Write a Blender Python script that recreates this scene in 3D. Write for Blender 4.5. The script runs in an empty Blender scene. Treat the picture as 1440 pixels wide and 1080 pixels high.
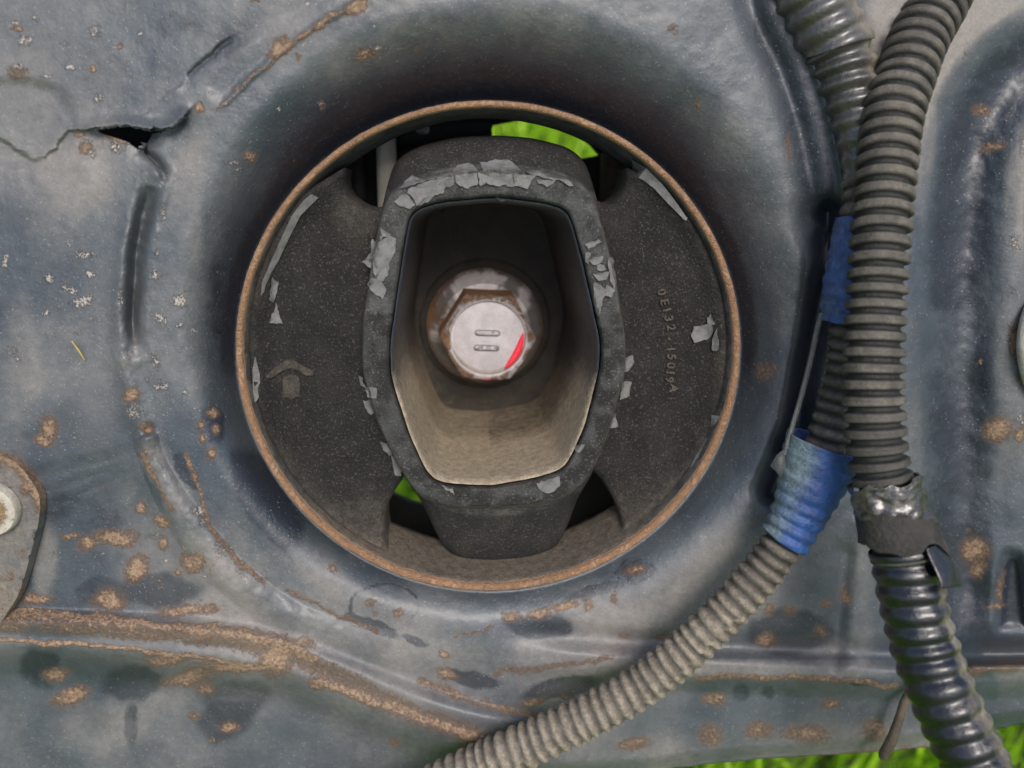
import bpy, bmesh, math, random
import numpy as np
from mathutils import Vector, Matrix, geometry
from mathutils.bvhtree import BVHTree
random.seed(7); RNG = np.random.RandomState(11)

# ---------------------------------------------------------------- camera frame
S = 0.000125                       # metres per layout unit (one unit = one photo pixel at the mount's front rim)
F = 1130.0                         # focal length in layout units
PITCH, YAW, TILT = math.radians(13.6), math.radians(3.0), math.radians(30.0)
fw = np.array([math.sin(YAW)*math.cos(PITCH), math.cos(YAW)*math.cos(PITCH), -math.sin(PITCH)])
rt = np.array([math.cos(YAW), -math.sin(YAW), 0.0])
up = np.cross(rt, fw)
CAM = -fw*F
def P(px, py, y):                  # point of the plane at depth y (units, away from the viewer) on a given line of sight
    px = np.asarray(px, float); py = np.asarray(py, float); y = np.asarray(y, float)
    d = fw + ((px-720)/F)[..., None]*rt + ((540-py)/F)[..., None]*up
    t = (y - CAM[1])/d[..., 1]
    return CAM + t[..., None]*d
RT = Matrix.Rotation(-TILT, 3, 'X')
def W(v): return RT @ (Vector(v)*S)

scene = bpy.context.scene
cam = bpy.data.cameras.new('camera'); co = bpy.data.objects.new('camera', cam); scene.collection.objects.link(co)
cam.sensor_width = 36; cam.lens = 36*F/1440
m3 = Matrix((rt, up, -fw)).transposed()
co.matrix_world = Matrix.Translation(W(CAM)) @ (RT @ m3).to_4x4()
cam.clip_start = 0.005; cam.clip_end = 400
cam.dof.use_dof = True; cam.dof.focus_distance = F*S; cam.dof.aperture_fstop = 14
scene.camera = co

world = bpy.data.worlds.new("World"); scene.world = world; world.use_nodes = True
nt = world.node_tree; bg = nt.nodes['Background']
sky = nt.nodes.new('ShaderNodeTexSky'); sky.sky_type = 'NISHITA'; sky.sun_disc = False
SUN_EL, SUN_AZ = math.radians(56), math.radians(168)     # azimuth measured clockwise from +Y
sky.sun_elevation = SUN_EL; sky.sun_rotation = SUN_AZ; sky.dust_density = 3.0; sky.ozone_density = 0.6
nt.links.new(sky.outputs[0], bg.inputs[0]); bg.inputs[1].default_value = 0.10
sl = bpy.data.lights.new('sun', 'SUN'); sl.energy = 1.5; sl.angle = math.radians(25); sl.color = (1, .95, .88)
so = bpy.data.objects.new('sun', sl); scene.collection.objects.link(so)
sd = Vector((math.sin(SUN_AZ)*math.cos(SUN_EL), math.cos(SUN_AZ)*math.cos(SUN_EL), math.sin(SUN_EL)))
so.rotation_euler = sd.to_track_quat('Z', 'Y').to_euler(); so.location = (0, 0, 2)
scene.view_settings.view_transform = 'Standard'; scene.view_settings.look = 'None'
scene.view_settings.gamma = 1; scene.view_settings.exposure = 0.62
scene.render.engine = 'CYCLES'

# ---------------------------------------------------------------- helpers
def link(o): scene.collection.objects.link(o); return o
def tag(o, label=None, cat=None, group=None, kind=None):
    if label: o['label'] = label
    if cat: o['category'] = cat
    if group: o['group'] = group
    if kind: o['kind'] = kind
    return o
ORG = {}
def thing(name, label, cat, origin, group=None):
    o = link(bpy.data.objects.new(name, None)); o.empty_display_size = 0.01
    o.location = W(origin); o.rotation_euler = RT.to_euler()
    tag(o, label, cat, group); ORG[o] = np.array(origin, float); return o
def mk(name, verts, faces, mat, parent=None, origin=None, attr=None, smooth=True, sharp=None, absolute=False):
    """one mesh object; verts in layout units of the tilted frame"""
    v = np.asarray(verts, float)
    if absolute: org = np.zeros(3)
    else: org = ORG[parent] if parent is not None and parent in ORG else (np.array(origin, float) if origin is not None else np.zeros(3))
    me = bpy.data.meshes.new(name)
    vv = v if absolute else (v-org)*S
    f = np.asarray(faces) if not isinstance(faces, list) else None
    if f is not None and f.ndim == 2:
        k = f.shape[1]; n = len(f)
        me.vertices.add(len(vv)); me.vertices.foreach_set('co', vv.ravel())
        me.loops.add(n*k); me.loops.foreach_set('vertex_index', f.ravel().astype(np.int32))
        me.polygons.add(n); me.polygons.foreach_set('loop_start', (np.arange(n)*k).astype(np.int32))
        me.polygons.foreach_set('loop_total', np.full(n, k, np.int32)); me.update(calc_edges=True)
    else:
        me.from_pydata([tuple(x) for x in vv], [], [tuple(int(i) for i in q) for q in faces]); me.update()
    me.validate()
    if smooth: me.polygons.foreach_set('use_smooth', np.ones(len(me.polygons), bool))
    if sharp: me.set_sharp_from_angle(angle=math.radians(sharp))
    if attr is None: attr = np.zeros((len(vv), 4))
    if True:
        a = me.attributes.new('wear_shade', 'FLOAT_COLOR', 'POINT'); a.data.foreach_set('color', np.asarray(attr, np.float32).ravel())
    me.materials.append(mat)
    o = link(bpy.data.objects.new(name, me))
    if parent is not None: o.parent = parent
    elif not absolute: o.location = W(org); o.rotation_euler = RT.to_euler()
    return o

def _hash(ix, iy, s): 
    h = (ix.astype(np.int64)*374761393 + iy.astype(np.int64)*668265263 + s*1442695041) & 0x7fffffff
    h = ((h ^ (h >> 13))*1274126177) & 0x7fffffff
    return ((h ^ (h >> 16)) & 0xffff)/65535.0
def vnoise(x, y, scale, seed=0):
    x = np.asarray(x, float)/scale + 1000.3; y = np.asarray(y, float)/scale + 1000.7
    ix = np.floor(x); iy = np.floor(y); fx = x-ix; fy = y-iy
    fx = fx*fx*(3-2*fx); fy = fy*fy*(3-2*fy)
    a = _hash(ix, iy, seed); b = _hash(ix+1, iy, seed); c = _hash(ix, iy+1, seed); d = _hash(ix+1, iy+1, seed)
    return (a*(1-fx)+b*fx)*(1-fy) + (c*(1-fx)+d*fx)*fy
def fbm(x, y, scale, seed=0, oct=4):
    t = 0; amp = 1; tot = 0
    for k in range(oct):
        t = t + amp*vnoise(x, y, scale/2**k, seed+17*k); tot += amp; amp *= .55
    return t/tot                   # 0..1
def sst(a, b, x): t = np.clip((x-a)/(b-a), 0, 1); return t*t*(3-2*t)
def pdist(px, py, poly, closed=False):
    """distance to a polyline, signed side and running fraction"""
    pts = list(poly) + ([poly[0]] if closed else [])
    best = np.full(np.shape(px), 1e9); side = np.zeros(np.shape(px)); frac = np.zeros(np.shape(px)); n = len(pts)-1
    for i in range(n):
        (x0, y0), (x1, y1) = pts[i][:2], pts[i+1][:2]; dx, dy = x1-x0, y1-y0; L = dx*dx+dy*dy+1e-9
        t = np.clip(((px-x0)*dx+(py-y0)*dy)/L, 0, 1); qx = px-x0-t*dx; qy = py-y0-t*dy
        d = np.hypot(qx, qy); m = d < best
        best = np.where(m, d, best); side = np.where(m, np.sign(dx*(py-y0)-dy*(px-x0)), side); frac = np.where(m, (i+t)/n, frac)
    return best, side, frac
def inside(px, py, poly):
    r = np.zeros(np.shape(px), bool); n = len(poly)
    for i in range(n):
        x0, y0 = poly[i]; x1, y1 = poly[(i+1) % n]
        if y0 == y1: continue
        c = ((y0 > py) != (y1 > py)) & (px < (x1-x0)*(py-y0)/(y1-y0)+x0); r ^= c
    return r
def smooth_poly(pts, it=2, closed=True):
    p = np.array(pts, float)
    for _ in range(it):
        q = np.roll(p, -1, 0) if closed else p[1:]
        a = p if closed else p[:-1]
        n = np.empty((2*len(a), p.shape[1])); n[0::2] = .75*a+.25*q; n[1::2] = .25*a+.75*q
        p = n if closed else np.vstack([pts[0], n, pts[-1]])
    return p
def catmull(pts, step=2.0):
    p = np.array(pts, float); out = []
    for i in range(len(p)-1):
        p0 = p[max(i-1, 0)]; p1 = p[i]; p2 = p[i+1]; p3 = p[min(i+2, len(p)-1)]
        n = max(2, int(np.linalg.norm((p2-p1)[:3])/step)); t = np.linspace(0, 1, n, endpoint=False)[:, None]
        out.append(.5*((2*p1)+(-p0+p2)*t+(2*p0-5*p1+4*p2-p3)*t**2+(-p0+3*p1-3*p2+p3)*t**3))
    out.append(p[-1:]); return np.vstack(out)
def loft(rings, closed_ring=True, cap_last=False, cap_first=False):
    n = len(rings[0]); v = np.vstack(rings); f = []
    m = n if closed_ring else n-1
    i = np.arange(m); j = (i+1) % n
    for k in range(len(rings)-1):
        f.append(np.stack([k*n+i, k*n+j, (k+1)*n+j, (k+1)*n+i], 1))
    f = np.vstack(f)
    if cap_last or cap_first:
        f = [tuple(q) for q in f]
        if cap_last: f.append(tuple((len(rings)-1)*n+i for i in range(n)))
        if cap_first: f.append(tuple(reversed(range(n))))
    return v, f

# ---------------------------------------------------------------- materials
def mat(name, c1, c2, scale=60, rough=(.5, .6), metallic=0.0, bump=0.0, bscale=6, bump2=0.0, b2scale=30, spec=.5, coat=0.0, crough=.15,
        fleck=None, fleck_thr=.66, grain=.16, mott=.5, fleck_amt=.3, fleck_size=2.2, rust=((.43, .30, .195), (.26, .155, .095)), dust=(.23, .2, .165), chip=(.66, .59, .55), dark=(.03, .036, .05), alpha=1, sss=0, stretch=(1, 1, 1)):
    m = bpy.data.materials.new(name); m.use_nodes = True; nt = m.node_tree; N = nt.nodes; L = nt.links
    b = N['Principled BSDF']; tc = N.new('ShaderNodeTexCoord'); mp = N.new('ShaderNodeMapping')
    mp.inputs['Scale'].default_value = [s/S for s in stretch]; L.new(tc.outputs['Object'], mp.inputs[0]); V = mp.outputs[0]
    def noise(sc, det=5, rgh=.6, dist=0.0):
        n = N.new('ShaderNodeTexNoise'); n.inputs['Scale'].default_value = 1.0/sc; n.inputs['Detail'].default_value = det
        n.inputs['Roughness'].default_value = rgh; n.inputs['Distortion'].default_value = dist; L.new(V, n.inputs['Vector']); return n.outputs[0]
    def ramp(x, a, c):
        r = N.new('ShaderNodeMapRange'); r.interpolation_type = 'SMOOTHSTEP'; r.inputs[1].default_value = a; r.inputs[2].default_value = c; L.new(x, r.inputs[0]); return r.outputs[0]
    def math_(op, x, y):
        n = N.new('ShaderNodeMath'); n.operation = op
        for k, q in enumerate((x, y)):
            if isinstance(q, (int, float)): n.inputs[k].default_value = q
            else: L.new(q, n.inputs[k])
        return n.outputs[0]
    def mix(fac, a, c):
        n = N.new('ShaderNodeMix'); n.data_type = 'RGBA'
        if isinstance(fac, (int, float)): n.inputs[0].default_value = fac
        else: L.new(fac, n.inputs[0])
        for k, q in ((6, a), (7, c)):
            if isinstance(q, tuple): n.inputs[k].default_value = (*q, 1)
            else: L.new(q, n.inputs[k])
        return n.outputs[2]
    at = N.new('ShaderNodeAttribute'); at.attribute_name = 'wear_shade'; sp = N.new('ShaderNodeSeparateColor'); L.new(at.outputs['Color'], sp.inputs[0])
    R_, G_, B_, A_ = sp.outputs[0], sp.outputs[1], sp.outputs[2], at.outputs['Alpha']
    n_lo = noise(scale); n_hi = noise(3.2, 6, .7); n_md = noise(11, 5, .65)
    col = mix(ramp(n_lo, .33, .67), c1, c2)
    # dark clean paint and painted-in shade (vertex alpha carries it; meshes without the attribute give 0)
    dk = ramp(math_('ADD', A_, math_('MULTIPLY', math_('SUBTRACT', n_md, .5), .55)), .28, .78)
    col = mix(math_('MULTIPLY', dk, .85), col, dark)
    du0 = ramp(math_('ADD', G_, math_('MULTIPLY', math_('SUBTRACT', n_md, .5), mott)), .1, .95)
    du = math_('MULTIPLY', du0, math_('SUBTRACT', 1.0, math_('MULTIPLY', dk, .75)))
    duc = mix(ramp(math_('ADD', math_('MULTIPLY', n_hi, .5), math_('MULTIPLY', n_md, .5)), .38, .62), tuple(x*k_ for x, k_ in zip(dust, (1-.68*mott, 1-.74*mott, 1-.8*mott))), tuple((1+.16*mott)*x for x in dust))
    col = mix(du, col, duc)
    gv = N.new('ShaderNodeMapRange'); gv.inputs[1].default_value = .3; gv.inputs[2].default_value = .7; gv.inputs[3].default_value = 1-grain; gv.inputs[4].default_value = 1+grain; L.new(noise(2.6, 6, .8), gv.inputs[0])
    vm = N.new('ShaderNodeVectorMath'); vm.operation = 'SCALE'; L.new(col, vm.inputs[0]); L.new(gv.outputs[0], vm.inputs['Scale']); col = vm.outputs[0]
    if fleck:
        n = noise(fleck_size, 2, .5); fl = ramp(n, fleck_thr, fleck_thr+.06)
        col = mix(math_('MULTIPLY', fl, fleck_amt), col, fleck)
    ch = math_('MULTIPLY', ramp(math_('ADD', B_, math_('MULTIPLY', math_('SUBTRACT', n_hi, .5), 2.2)), .5, .8), .9)
    chc = mix(ramp(noise(2.4, 3), .45, .62), chip, tuple(.5*x for x in chip))
    col = mix(ch, col, chc)
    ru = math_('MULTIPLY', ramp(math_('ADD', R_, math_('MULTIPLY', math_('SUBTRACT', noise(5.0, 6, .8), .5), 2.0)), .34, .80), .86)
    ruc = mix(ramp(noise(7, 6, .7), .38, .66), rust[0], rust[1])
    pit = ramp(noise(3.6, 4, .7), .56, .64); ruc = mix(math_('MULTIPLY', pit, .7), ruc, tuple(.38*x for x in rust[1]))
    col = mix(math_('MULTIPLY', ramp(R_, .04, .55), .38), col, tuple(.72*x for x in rust[1]))
    col = mix(ru, col, ruc)
    L.new(col, b.inputs['Base Color'])
    rg = N.new('ShaderNodeMapRange'); rg.inputs[3].default_value = rough[0]; rg.inputs[4].default_value = rough[1]; L.new(n_lo, rg.inputs[0]); rg.inputs[1].default_value = .3; rg.inputs[2].default_value = .7
    mud = math_('MAXIMUM', math_('MAXIMUM', math_('MULTIPLY', du, .75), ru), ch)
    r2 = N.new('ShaderNodeMix'); r2.data_type = 'FLOAT'; L.new(mud, r2.inputs[0]); L.new(rg.outputs[0], r2.inputs[2]); r2.inputs[3].default_value = .85
    L.new(r2.outputs[0], b.inputs['Roughness'])
    b.inputs['Metallic'].default_value = metallic; b.inputs['Specular IOR Level'].default_value = spec
    if coat:
        cw = math_('MULTIPLY', math_('SUBTRACT', 1.0, mud), coat); L.new(cw, b.inputs['Coat Weight']); b.inputs['Coat Roughness'].default_value = crough
    if alpha < 1: b.inputs['Alpha'].default_value = alpha
    h = math_('MULTIPLY', noise(bscale, 5, .7), bump*2.2)
    if bump2: h = math_('ADD', h, math_('MULTIPLY', noise(b2scale, 3, .5), bump2))
    h = math_('ADD', h, math_('MULTIPLY', math_('ADD', math_('MULTIPLY', ru, noise(3, 6, .7)), math_('MULTIPLY', ch, math_('MULTIPLY', noise(3, 4, .7), 1.6))), 2.6))
    bp = N.new('ShaderNodeBump'); bp.inputs['Strength'].default_value = 1; bp.inputs['Distance'].default_value = S
    L.new(h, bp.inputs['Height']); L.new(bp.outputs[0], b.inputs['Normal'])
    return m
M = dict(
 panel=mat('panel_paint', (.040, .054, .070), (.068, .083, .098), 130, (.3, .45), bump=.5, bscale=5, bump2=1.5, b2scale=60, coat=.4, crough=.30, dark=(.016, .021, .033), fleck=(.45, .42, .38), fleck_amt=.42, fleck_size=2.8, dust=(.28, .261, .243), grain=.10, mott=.22),
 rear=mat('rear_paint', (.012, .013, .015), (.022, .022, .023), 90, (.6, .7), bump=.8),
 post=mat('post_paint', (.7, .68, .58), (.55, .54, .46), 40, (.6, .7), bump=.5),
 rim=mat('rusty_steel', (.70, .42, .25), (.54, .34, .22), 26, (.75, .9), bump=3.0, bscale=5, fleck=(.62, .4, .24), fleck_amt=.8, fleck_size=3, spec=.3, dust=(.30, .27, .2), rust=((.66, .36, .18), (.42, .23, .13))),
 rubber=mat('rubber', (.022, .0205, .020), (.035, .0325, .031), 40, (.6, .8), bump=3.4, bscale=4.6, fleck=(.16, .145, .13), fleck_amt=.48, fleck_size=2.8, fleck_thr=.60, grain=.5, spec=.35, dust=(.165, .143, .115), chip=(.16, .165, .17)),
 core=mat('core_rubber', (.042, .042, .042), (.10, .10, .10), 22, (.55, .75), bump=2.0, bscale=3.6, fleck=(.19, .18, .16), fleck_amt=.6, fleck_size=2.8, fleck_thr=.61, grain=.4, spec=.4, dust=(.2, .165, .125), chip=(.17, .175, .18), dark=(.022, .02, .019)),
 flake=mat('flake_paint', (.125, .125, .122), (.19, .187, .18), 12, (.4, .6), bump=.8, bscale=5, spec=.4),
 edge=mat('flake_edge', (.3, .3, .29), (.22, .21, .2), 12, (.5, .6), bump=.6),
 tube=mat('liner_steel', (.022, .023, .025), (.04, .039, .037), 60, (.45, .6), bump=1.0, bscale=7, bump2=2, b2scale=40, dust=(.42, .35, .25), grain=.25, rust=((.3, .16, .08), (.12, .07, .04))),  # steel kept extra dark to paint in the tube's inner shade
 boss=mat('boss_steel', (.018, .016, .014), (.04, .033, .026), 40, (.6, .8), bump=1.5, bscale=6, dust=(.16, .125, .085), rust=((.16, .09, .05), (.08, .05, .03)), grain=.3),  # steel and dust darkened to paint in shade around the bolt
 zinc=mat('zinc', (.50, .46, .47), (.66, .61, .61), 18, (.35, .5), metallic=.2, bump=.6, bscale=5, rust=((.36, .17, .06), (.15, .075, .035)), dust=(.26, .22, .15), chip=(.8, .74, .7), dark=(.11, .095, .09)),
 cap=mat('cap_paint', (.42, .385, .395), (.52, .48, .49), 25, (.4, .5), bump=.5, bscale=6, fleck=(.3, .26, .24), fleck_amt=.5, fleck_size=3),
 red=mat('red_paint', (.85, .03, .06), (.75, .02, .04), 10, (.35, .5), bump=.4),
 hose=mat('hose_plastic', (.045, .043, .039), (.078, .072, .062), 45, (.45, .62), bump=.8, bscale=4, fleck=(.22, .2, .17), fleck_amt=.4, spec=.5, dust=(.19, .172, .14), dark=(.010, .012, .012)),
 hoseb=mat('worn_hose_plastic', (.060, .054, .047), (.105, .094, .08), 30, (.55, .7), bump=1.4, bscale=5, bump2=2, b2scale=14, dust=(.36, .315, .25), dark=(.015, .014, .012)),
 gloss=mat('gloss_tape', (.005, .006, .009), (.010, .011, .016), 20, (.12, .24), bump=.7, bscale=9, dust=(.24, .215, .175), spec=.7, coat=.5, crough=.1),
 tape=mat('worn_tape', (.058, .055, .050), (.034, .033, .032), 30, (.22, .36), bump=1.0, bscale=8, dust=(.24, .215, .17), spec=.7, coat=1, crough=.2, dark=(.01, .01, .01)),
 torn=mat('torn_tape', (.030, .027, .024), (.05, .045, .04), 24, (.4, .6), bump=1.8, bscale=6, dust=(.2, .17, .135), spec=.5, dark=(.012, .012, .012), grain=.3),
 flap=mat('flap_tape', (.018, .016, .015), (.055, .048, .04), 14, (.12, .25), bump=1.2, bscale=9, dust=(.3, .27, .22), spec=.8, coat=1, crough=.12),
 blue=mat('blue_tape', (.028, .06, .18), (.032, .10, .33), 22, (.3, .45), bump=1.2, bscale=9, bump2=3, b2scale=16, spec=.5, dust=(.17, .24, .27), chip=(.03, .28, .85), dark=(.05, .06, .09)),
 clear=mat('clear_film', (.13, .14, .14), (.09, .1, .1), 20, (.3, .4), bump=.4, alpha=.55),
 pale=mat('pale_steel', (.62, .6, .52), (.5, .46, .38), 25, (.4, .55), bump=1, rust=((.4, .25, .1), (.25, .15, .07))),
 bracket=mat('bracket_paint', (.07, .085, .105), (.16, .16, .16), 38, (.35, .5), bump=1.2, bscale=6, coat=.2, fleck=(.4, .38, .34)),
 rod=mat('rod_rust', (.07, .055, .04), (.12, .09, .06), 15, (.6, .7), bump=1.2),
 straw=mat('straw', (.5, .38, .1), (.4, .3, .1), 15, (.6, .7)),
)

# ---------------------------------------------------------------- subframe front panel
subframe = thing('subframe', 'dark blue grey stamped steel subframe panel with rust spots, surrounding the round rubber mount', 'car subframe', tuple(P(686, 1060, 20)))
RC = (686.5, 486.5); RX, RY = 356.5, 346.5
def axis(a, b, lo, hi, st, co):
    return np.concatenate([np.linspace(a, lo, int((lo-a)/co), endpoint=False), np.linspace(lo, hi, int((hi-lo)/st), endpoint=False), np.linspace(hi, b, int((b-hi)/co)+1)])
gx = np.unique(np.concatenate([axis(-320, 1760, -15, 1470, 2.45, 9), np.arange(126, 266, 1.2)])); gy = np.unique(np.concatenate([axis(-330, 1086, -15, 1086, 2.45, 9), np.arange(158, 220, 1.2)]))
gx = gx[np.concatenate([[True], np.diff(gx) > .55])]; gy = gy[np.concatenate([[True], np.diff(gy) > .55])]
edge_x = [-400, 0, 600, 900, 1000, 1080, 1250, 1310, 1345, 1372, 1450, 1800]; edge_y = [1128, 1116, 1104, 1087, 1074, 1067, 1056, 1050, 1042, 1031, 1016, 1000]
X, Y0 = np.meshgrid(gx, gy)
eb = np.interp(X, edge_x, edge_y) + 2.5*(fbm(X, X*0, 26, 5)-.5)
w = sst(900, 1086, Y0); Yg = Y0 + w*(eb-1086)
X = X.copy()
TEAR = [(133, 183), (141, 177.5), (152, 175.5), (166, 174.5), (180, 176.5), (196, 180), (212, 184), (226, 184), (238, 180), (247, 172), (253, 166), (258, 164), (259, 169), (254, 175), (245, 180), (236, 184), (226, 186.5), (214, 188), (209, 198), (204, 207), (202, 213), (196, 212), (188, 206), (180, 200), (172, 197), (160, 193), (147, 189)]
SLOT = [(1409, 880), (1411, 830), (1413, 800), (1420, 784), (1428, 786), (1433, 800), (1437, 840), (1442, 882)]
PIN = [(205, 601), (212, 600), (214, 607), (208, 609)]
HOLES = [TEAR]
for poly in HOLES:
    d, _, _ = pdist(X, Yg, poly, True); m = (d < -1)
    idx = np.argwhere(m)
    for (a, b) in idx:
        px, py = X[a, b], Yg[a, b]; best = None
        for i in range(len(poly)):
            x0, y0 = poly[i]; x1, y1 = poly[(i+1) % len(poly)]; dx, dy = x1-x0, y1-y0
            t = min(1, max(0, ((px-x0)*dx+(py-y0)*dy)/(dx*dx+dy*dy+1e-9))); q = (x0+t*dx, y0+t*dy); dd = (q[0]-px)**2+(q[1]-py)**2
            if best is None or dd < best[0]: best = (dd, q)
        X[a, b], Yg[a, b] = best[1]
def ellr(x, y): return np.hypot((x-RC[0])/RX, (y-RC[1])/RY)*352
BEAD = smooth_poly([(204, 612), (212, 645), (240, 700), (275, 755), (325, 812), (390, 862), (460, 893), (540, 912), (620, 920), (700, 915)], 2, False)
GROOVE = smooth_poly([(215, 262), (202, 300), (192, 350), (189, 400), (186, 450), (190, 488)], 2, False)
LEDGE = smooth_poly([(-320, 868), (-60, 868), (60, 872), (180, 876), (300, 884), (400, 900), (460, 925), (530, 955), (620, 990), (720, 1015), (900, 1040)], 2, False)
LEDGE2 = smooth_poly([(560, 905), (700, 912), (800, 918), (900, 926), (1020, 932), (1150, 938), (1300, 945), (1500, 935), (1780, 925)], 2, False)
CREASE = [(262, 110), (285, 90), (312, 62), (350, 40), (420, 10), (470, -20)]
RUSTL = [(305, 158), (322, 140), (345, 118), (368, 98), (392, 76), (420, 54), (450, 34), (480, 16), (520, -10)]
CHAN = smooth_poly([(1352, 1000), (1350, 860), (1350, 700), (1349, 450), (1352, 300), (1368, 200), (1400, 130), (1450, 85), (1540, 45), (1760, 10)], 2, False)
LIP = smooth_poly([(1096, -60), (1100, 0), (1138, 74), (1154, 118), (1168, 165), (1182, 225), (1190, 285), (1180, 305)], 2, False)
def H(x, y):
    r = ellr(x, y); e = r-352
    ux, uy = x, y
    jx = x+7*(fbm(x, y, 22, 201, 3)-.5)+4*(fbm(x, y, 6, 203, 2)-.5); jy = y+7*(fbm(x, y, 22, 202, 3)-.5)+4*(fbm(x, y, 6, 204, 2)-.5)
    ang = np.arctan2(y-RC[1], x-RC[0])
    wtop = .5-.5*np.sin(ang)
    width = 62+88*wtop**1.5+14*np.cos(ang)
    t = np.clip(e/width, -0.2, 1)
    h = (34+106*wtop)*(1-np.clip(t, 0, 1))**1.8 + 6*(fbm(x, y, 240, 1, 2)-.5) + 5*(fbm(x, y, 70, 2, 3)-.5)*sst(10, 90, e)+1.0*(fbm(x, y, 14, 3, 3)-.5)
    # left bead and groove
    d, s, f = pdist(x, y, BEAD); wd = 19-4*f
    wd = wd+10*sst(.1, .4, f); bump = np.clip(1-(d/wd)**2, 0, 1)**1.1
    h -= (12+11*(fbm(x, y, 26, 4)-.5))*bump*sst(.0, .04, f)*sst(.95, .4, f)
    lowl = sst(4, 60, d)*(s > 0)*sst(.03, .2, f)*sst(0, 1, sst(1.0, .8, f))
    h += 9*lowl
    d, s, f = pdist(x, y, GROOVE); wd = 11-5*f
    h += (26+10*(fbm(x, y, 20, 44)-.5))*np.exp(-((d+3*(fbm(x, y, 25, 45)-.5))/wd)**2)*sst(0, .25, f+.02)*sst(1, .75, f)+4*np.exp(-(d/18)**2); h -= (5*fbm(x, y, 18, 46))*np.exp(-((d-20)/9)**2)
    d, s, f = pdist(x, y, [(228, 240), (200, 300), (178, 350), (170, 430), (172, 510), (196, 590), (206, 612)]); h -= (7+6*(fbm(x, y, 26, 207)-.5))*np.exp(-(d/15)**2); h += 8*sst(0, 30, -d*s)*np.exp(-(d/90)**2)*0
    # horizontal rail lower left
    d, s, f = pdist(x, y, LEDGE); sd_ = d*s
    fade = 1-sst(.8, .97, f)
    h += fade*(-22*sst(-20, 6, sd_)*sst(80, 34, sd_) + 3.5*np.exp(-((sd_-22)/9)**2) + 22*sst(34, 95, sd_))
    d, s, f = pdist(x, y, LEDGE2); sd_ = d*s
    fade = sst(.0, .2, f)*sst(640, 900, x)
    h += fade*(-15*sst(-18, 4, sd_)*sst(46, 14, sd_) + 7*sst(16, 44, sd_) + 14*np.exp(-((sd_+26)/13)**2))
    # creases upper left
    d, s, f = pdist(jx, jy, CREASE); h += 7*np.exp(-(d/2.6)**2)*sst(.55, .35, f)*sst(.0, .05, f); h -= 5*sst(0, 26, d*s)*np.exp(-(d/60)**2)
    d, s, f = pdist(jx, jy, RUSTL); h -= 3.0*np.exp(-(d/4)**2)*sst(0, .1, f); h += 4*sst(0, 14, -d*s)*np.exp(-(d/40)**2)*sst(0, .15, f)
    # overlapping sheets in the upper left
    rr = np.hypot((x-25)/82, (y-172)/62)+.10*(fbm(x, y, 30, 47)-.5); h += 6*sst(1.12, .8, rr)
    SEAM = [(-320, 205), (-20, 190), (6, 196), (20, 208), (36, 214), (50, 224), (64, 219), (78, 209), (84, 192), (95, 181), (114, 183), (133, 181), (180, 176), (215, 185), (245, 178), (258, 165)]
    d, s, f = pdist(jx, jy, SEAM); near = np.exp(-(pdist(x, y, TEAR, True)[0]/16)**2); h -= (3+14*near)*np.exp(-(d/15)**2)*(s < 0); h += (3+3*vnoise(x, y, 14, 205)+4*near)*sst(0, 5, d*s)*np.exp(-(d/50)**2)*sst(290, 240, x)
    d, s, f = pdist(x, y, [(212, 186), (206, 200), (202, 214), (228, 240)]); h += 16*np.exp(-(d/9)**2)*(s < 0)
    d, s, f = pdist(x, y, [(202, 213), (222, 230), (232, 250)]); h += 10*np.exp(-(d/5)**2)
    # raised rounded region right and left of the tear
    d = np.hypot((x-208)/8, (y-604)/6); h += 14*np.exp(-d**2)
    # right hand channel
    d, s, f = pdist(x, y, CHAN); lowf = 1-sst(820, 980, y)
    h += (lowf)*(38*np.exp(-(d/50)**2)*(1+.25*(fbm(x, y, 60, 209)-.5)))
    h += 34*sst(1500, 1380, x)*sst(1300, 1345, x)*sst(700, 830, y)*0
    # lower right pocket with a rim over the brown ledge
    q = np.hypot((x-1455)/70, (y-700)/95); h += 9*sst(1.3, .6, q)
    h += 40*sst(872, 926, y)*sst(938, 928, y)*sst(1335, 1385, x); h -= 16*np.exp(-((y-938)/9)**2)*sst(1345, 1375, x)
    # lip behind the taped hose: the sheet stands proud left of it and drops away to the right
    d, s, f = pdist(x, y, LIP); sd_ = d*s
    h += np.where(x > 1000, 1, 0)*sst(480, 330, y)*(38*sst(3, 14, -sd_)*np.exp(-(d/70)**2) - 7*np.exp(-(sd_/8)**2) + 16*np.exp(-((sd_-48)/17)**2))
    d, s, f = pdist(x, y, [(1163, 300), (1160, 380), (1142, 480), (1120, 600), (1085, 690)]); h += 48*np.exp(-(d/17)**2)  # groove added to deepen the shade beside the hoses
    h += 26*sst(18, -9, pdist(x, y, SLOT, True)[0]*np.where(inside(x, y, SLOT), -1, 1))
    # lower right dents
    h += 10*np.exp(-(pdist(x, y, [(1188, 780), (1176, 880), (1170, 940)])[0]/14)**2)-6*np.exp(-(pdist(x, y, [(1210, 740), (1205, 860), (1200, 930)])[0]/14)**2)
    h += 20*sst(22, 0, np.interp(x, edge_x, edge_y)-y)
    return h
Z = H(X, Yg)
V3 = P(X, Yg, Z).reshape(-1, 3)
ny, nx = X.shape
ii = np.arange(ny*nx).reshape(ny, nx)
faces = np.stack([ii[:-1, :-1], ii[1:, :-1], ii[1:, 1:], ii[:-1, 1:]], -1).reshape(-1, 4)
fxp = X.ravel()[faces].mean(1); fyp = Yg.ravel()[faces].mean(1)
keep = ellr(fxp, fyp) > 344
for poly in HOLES: keep &= ~inside(fxp, fyp, poly)
faces = faces[keep]
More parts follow.
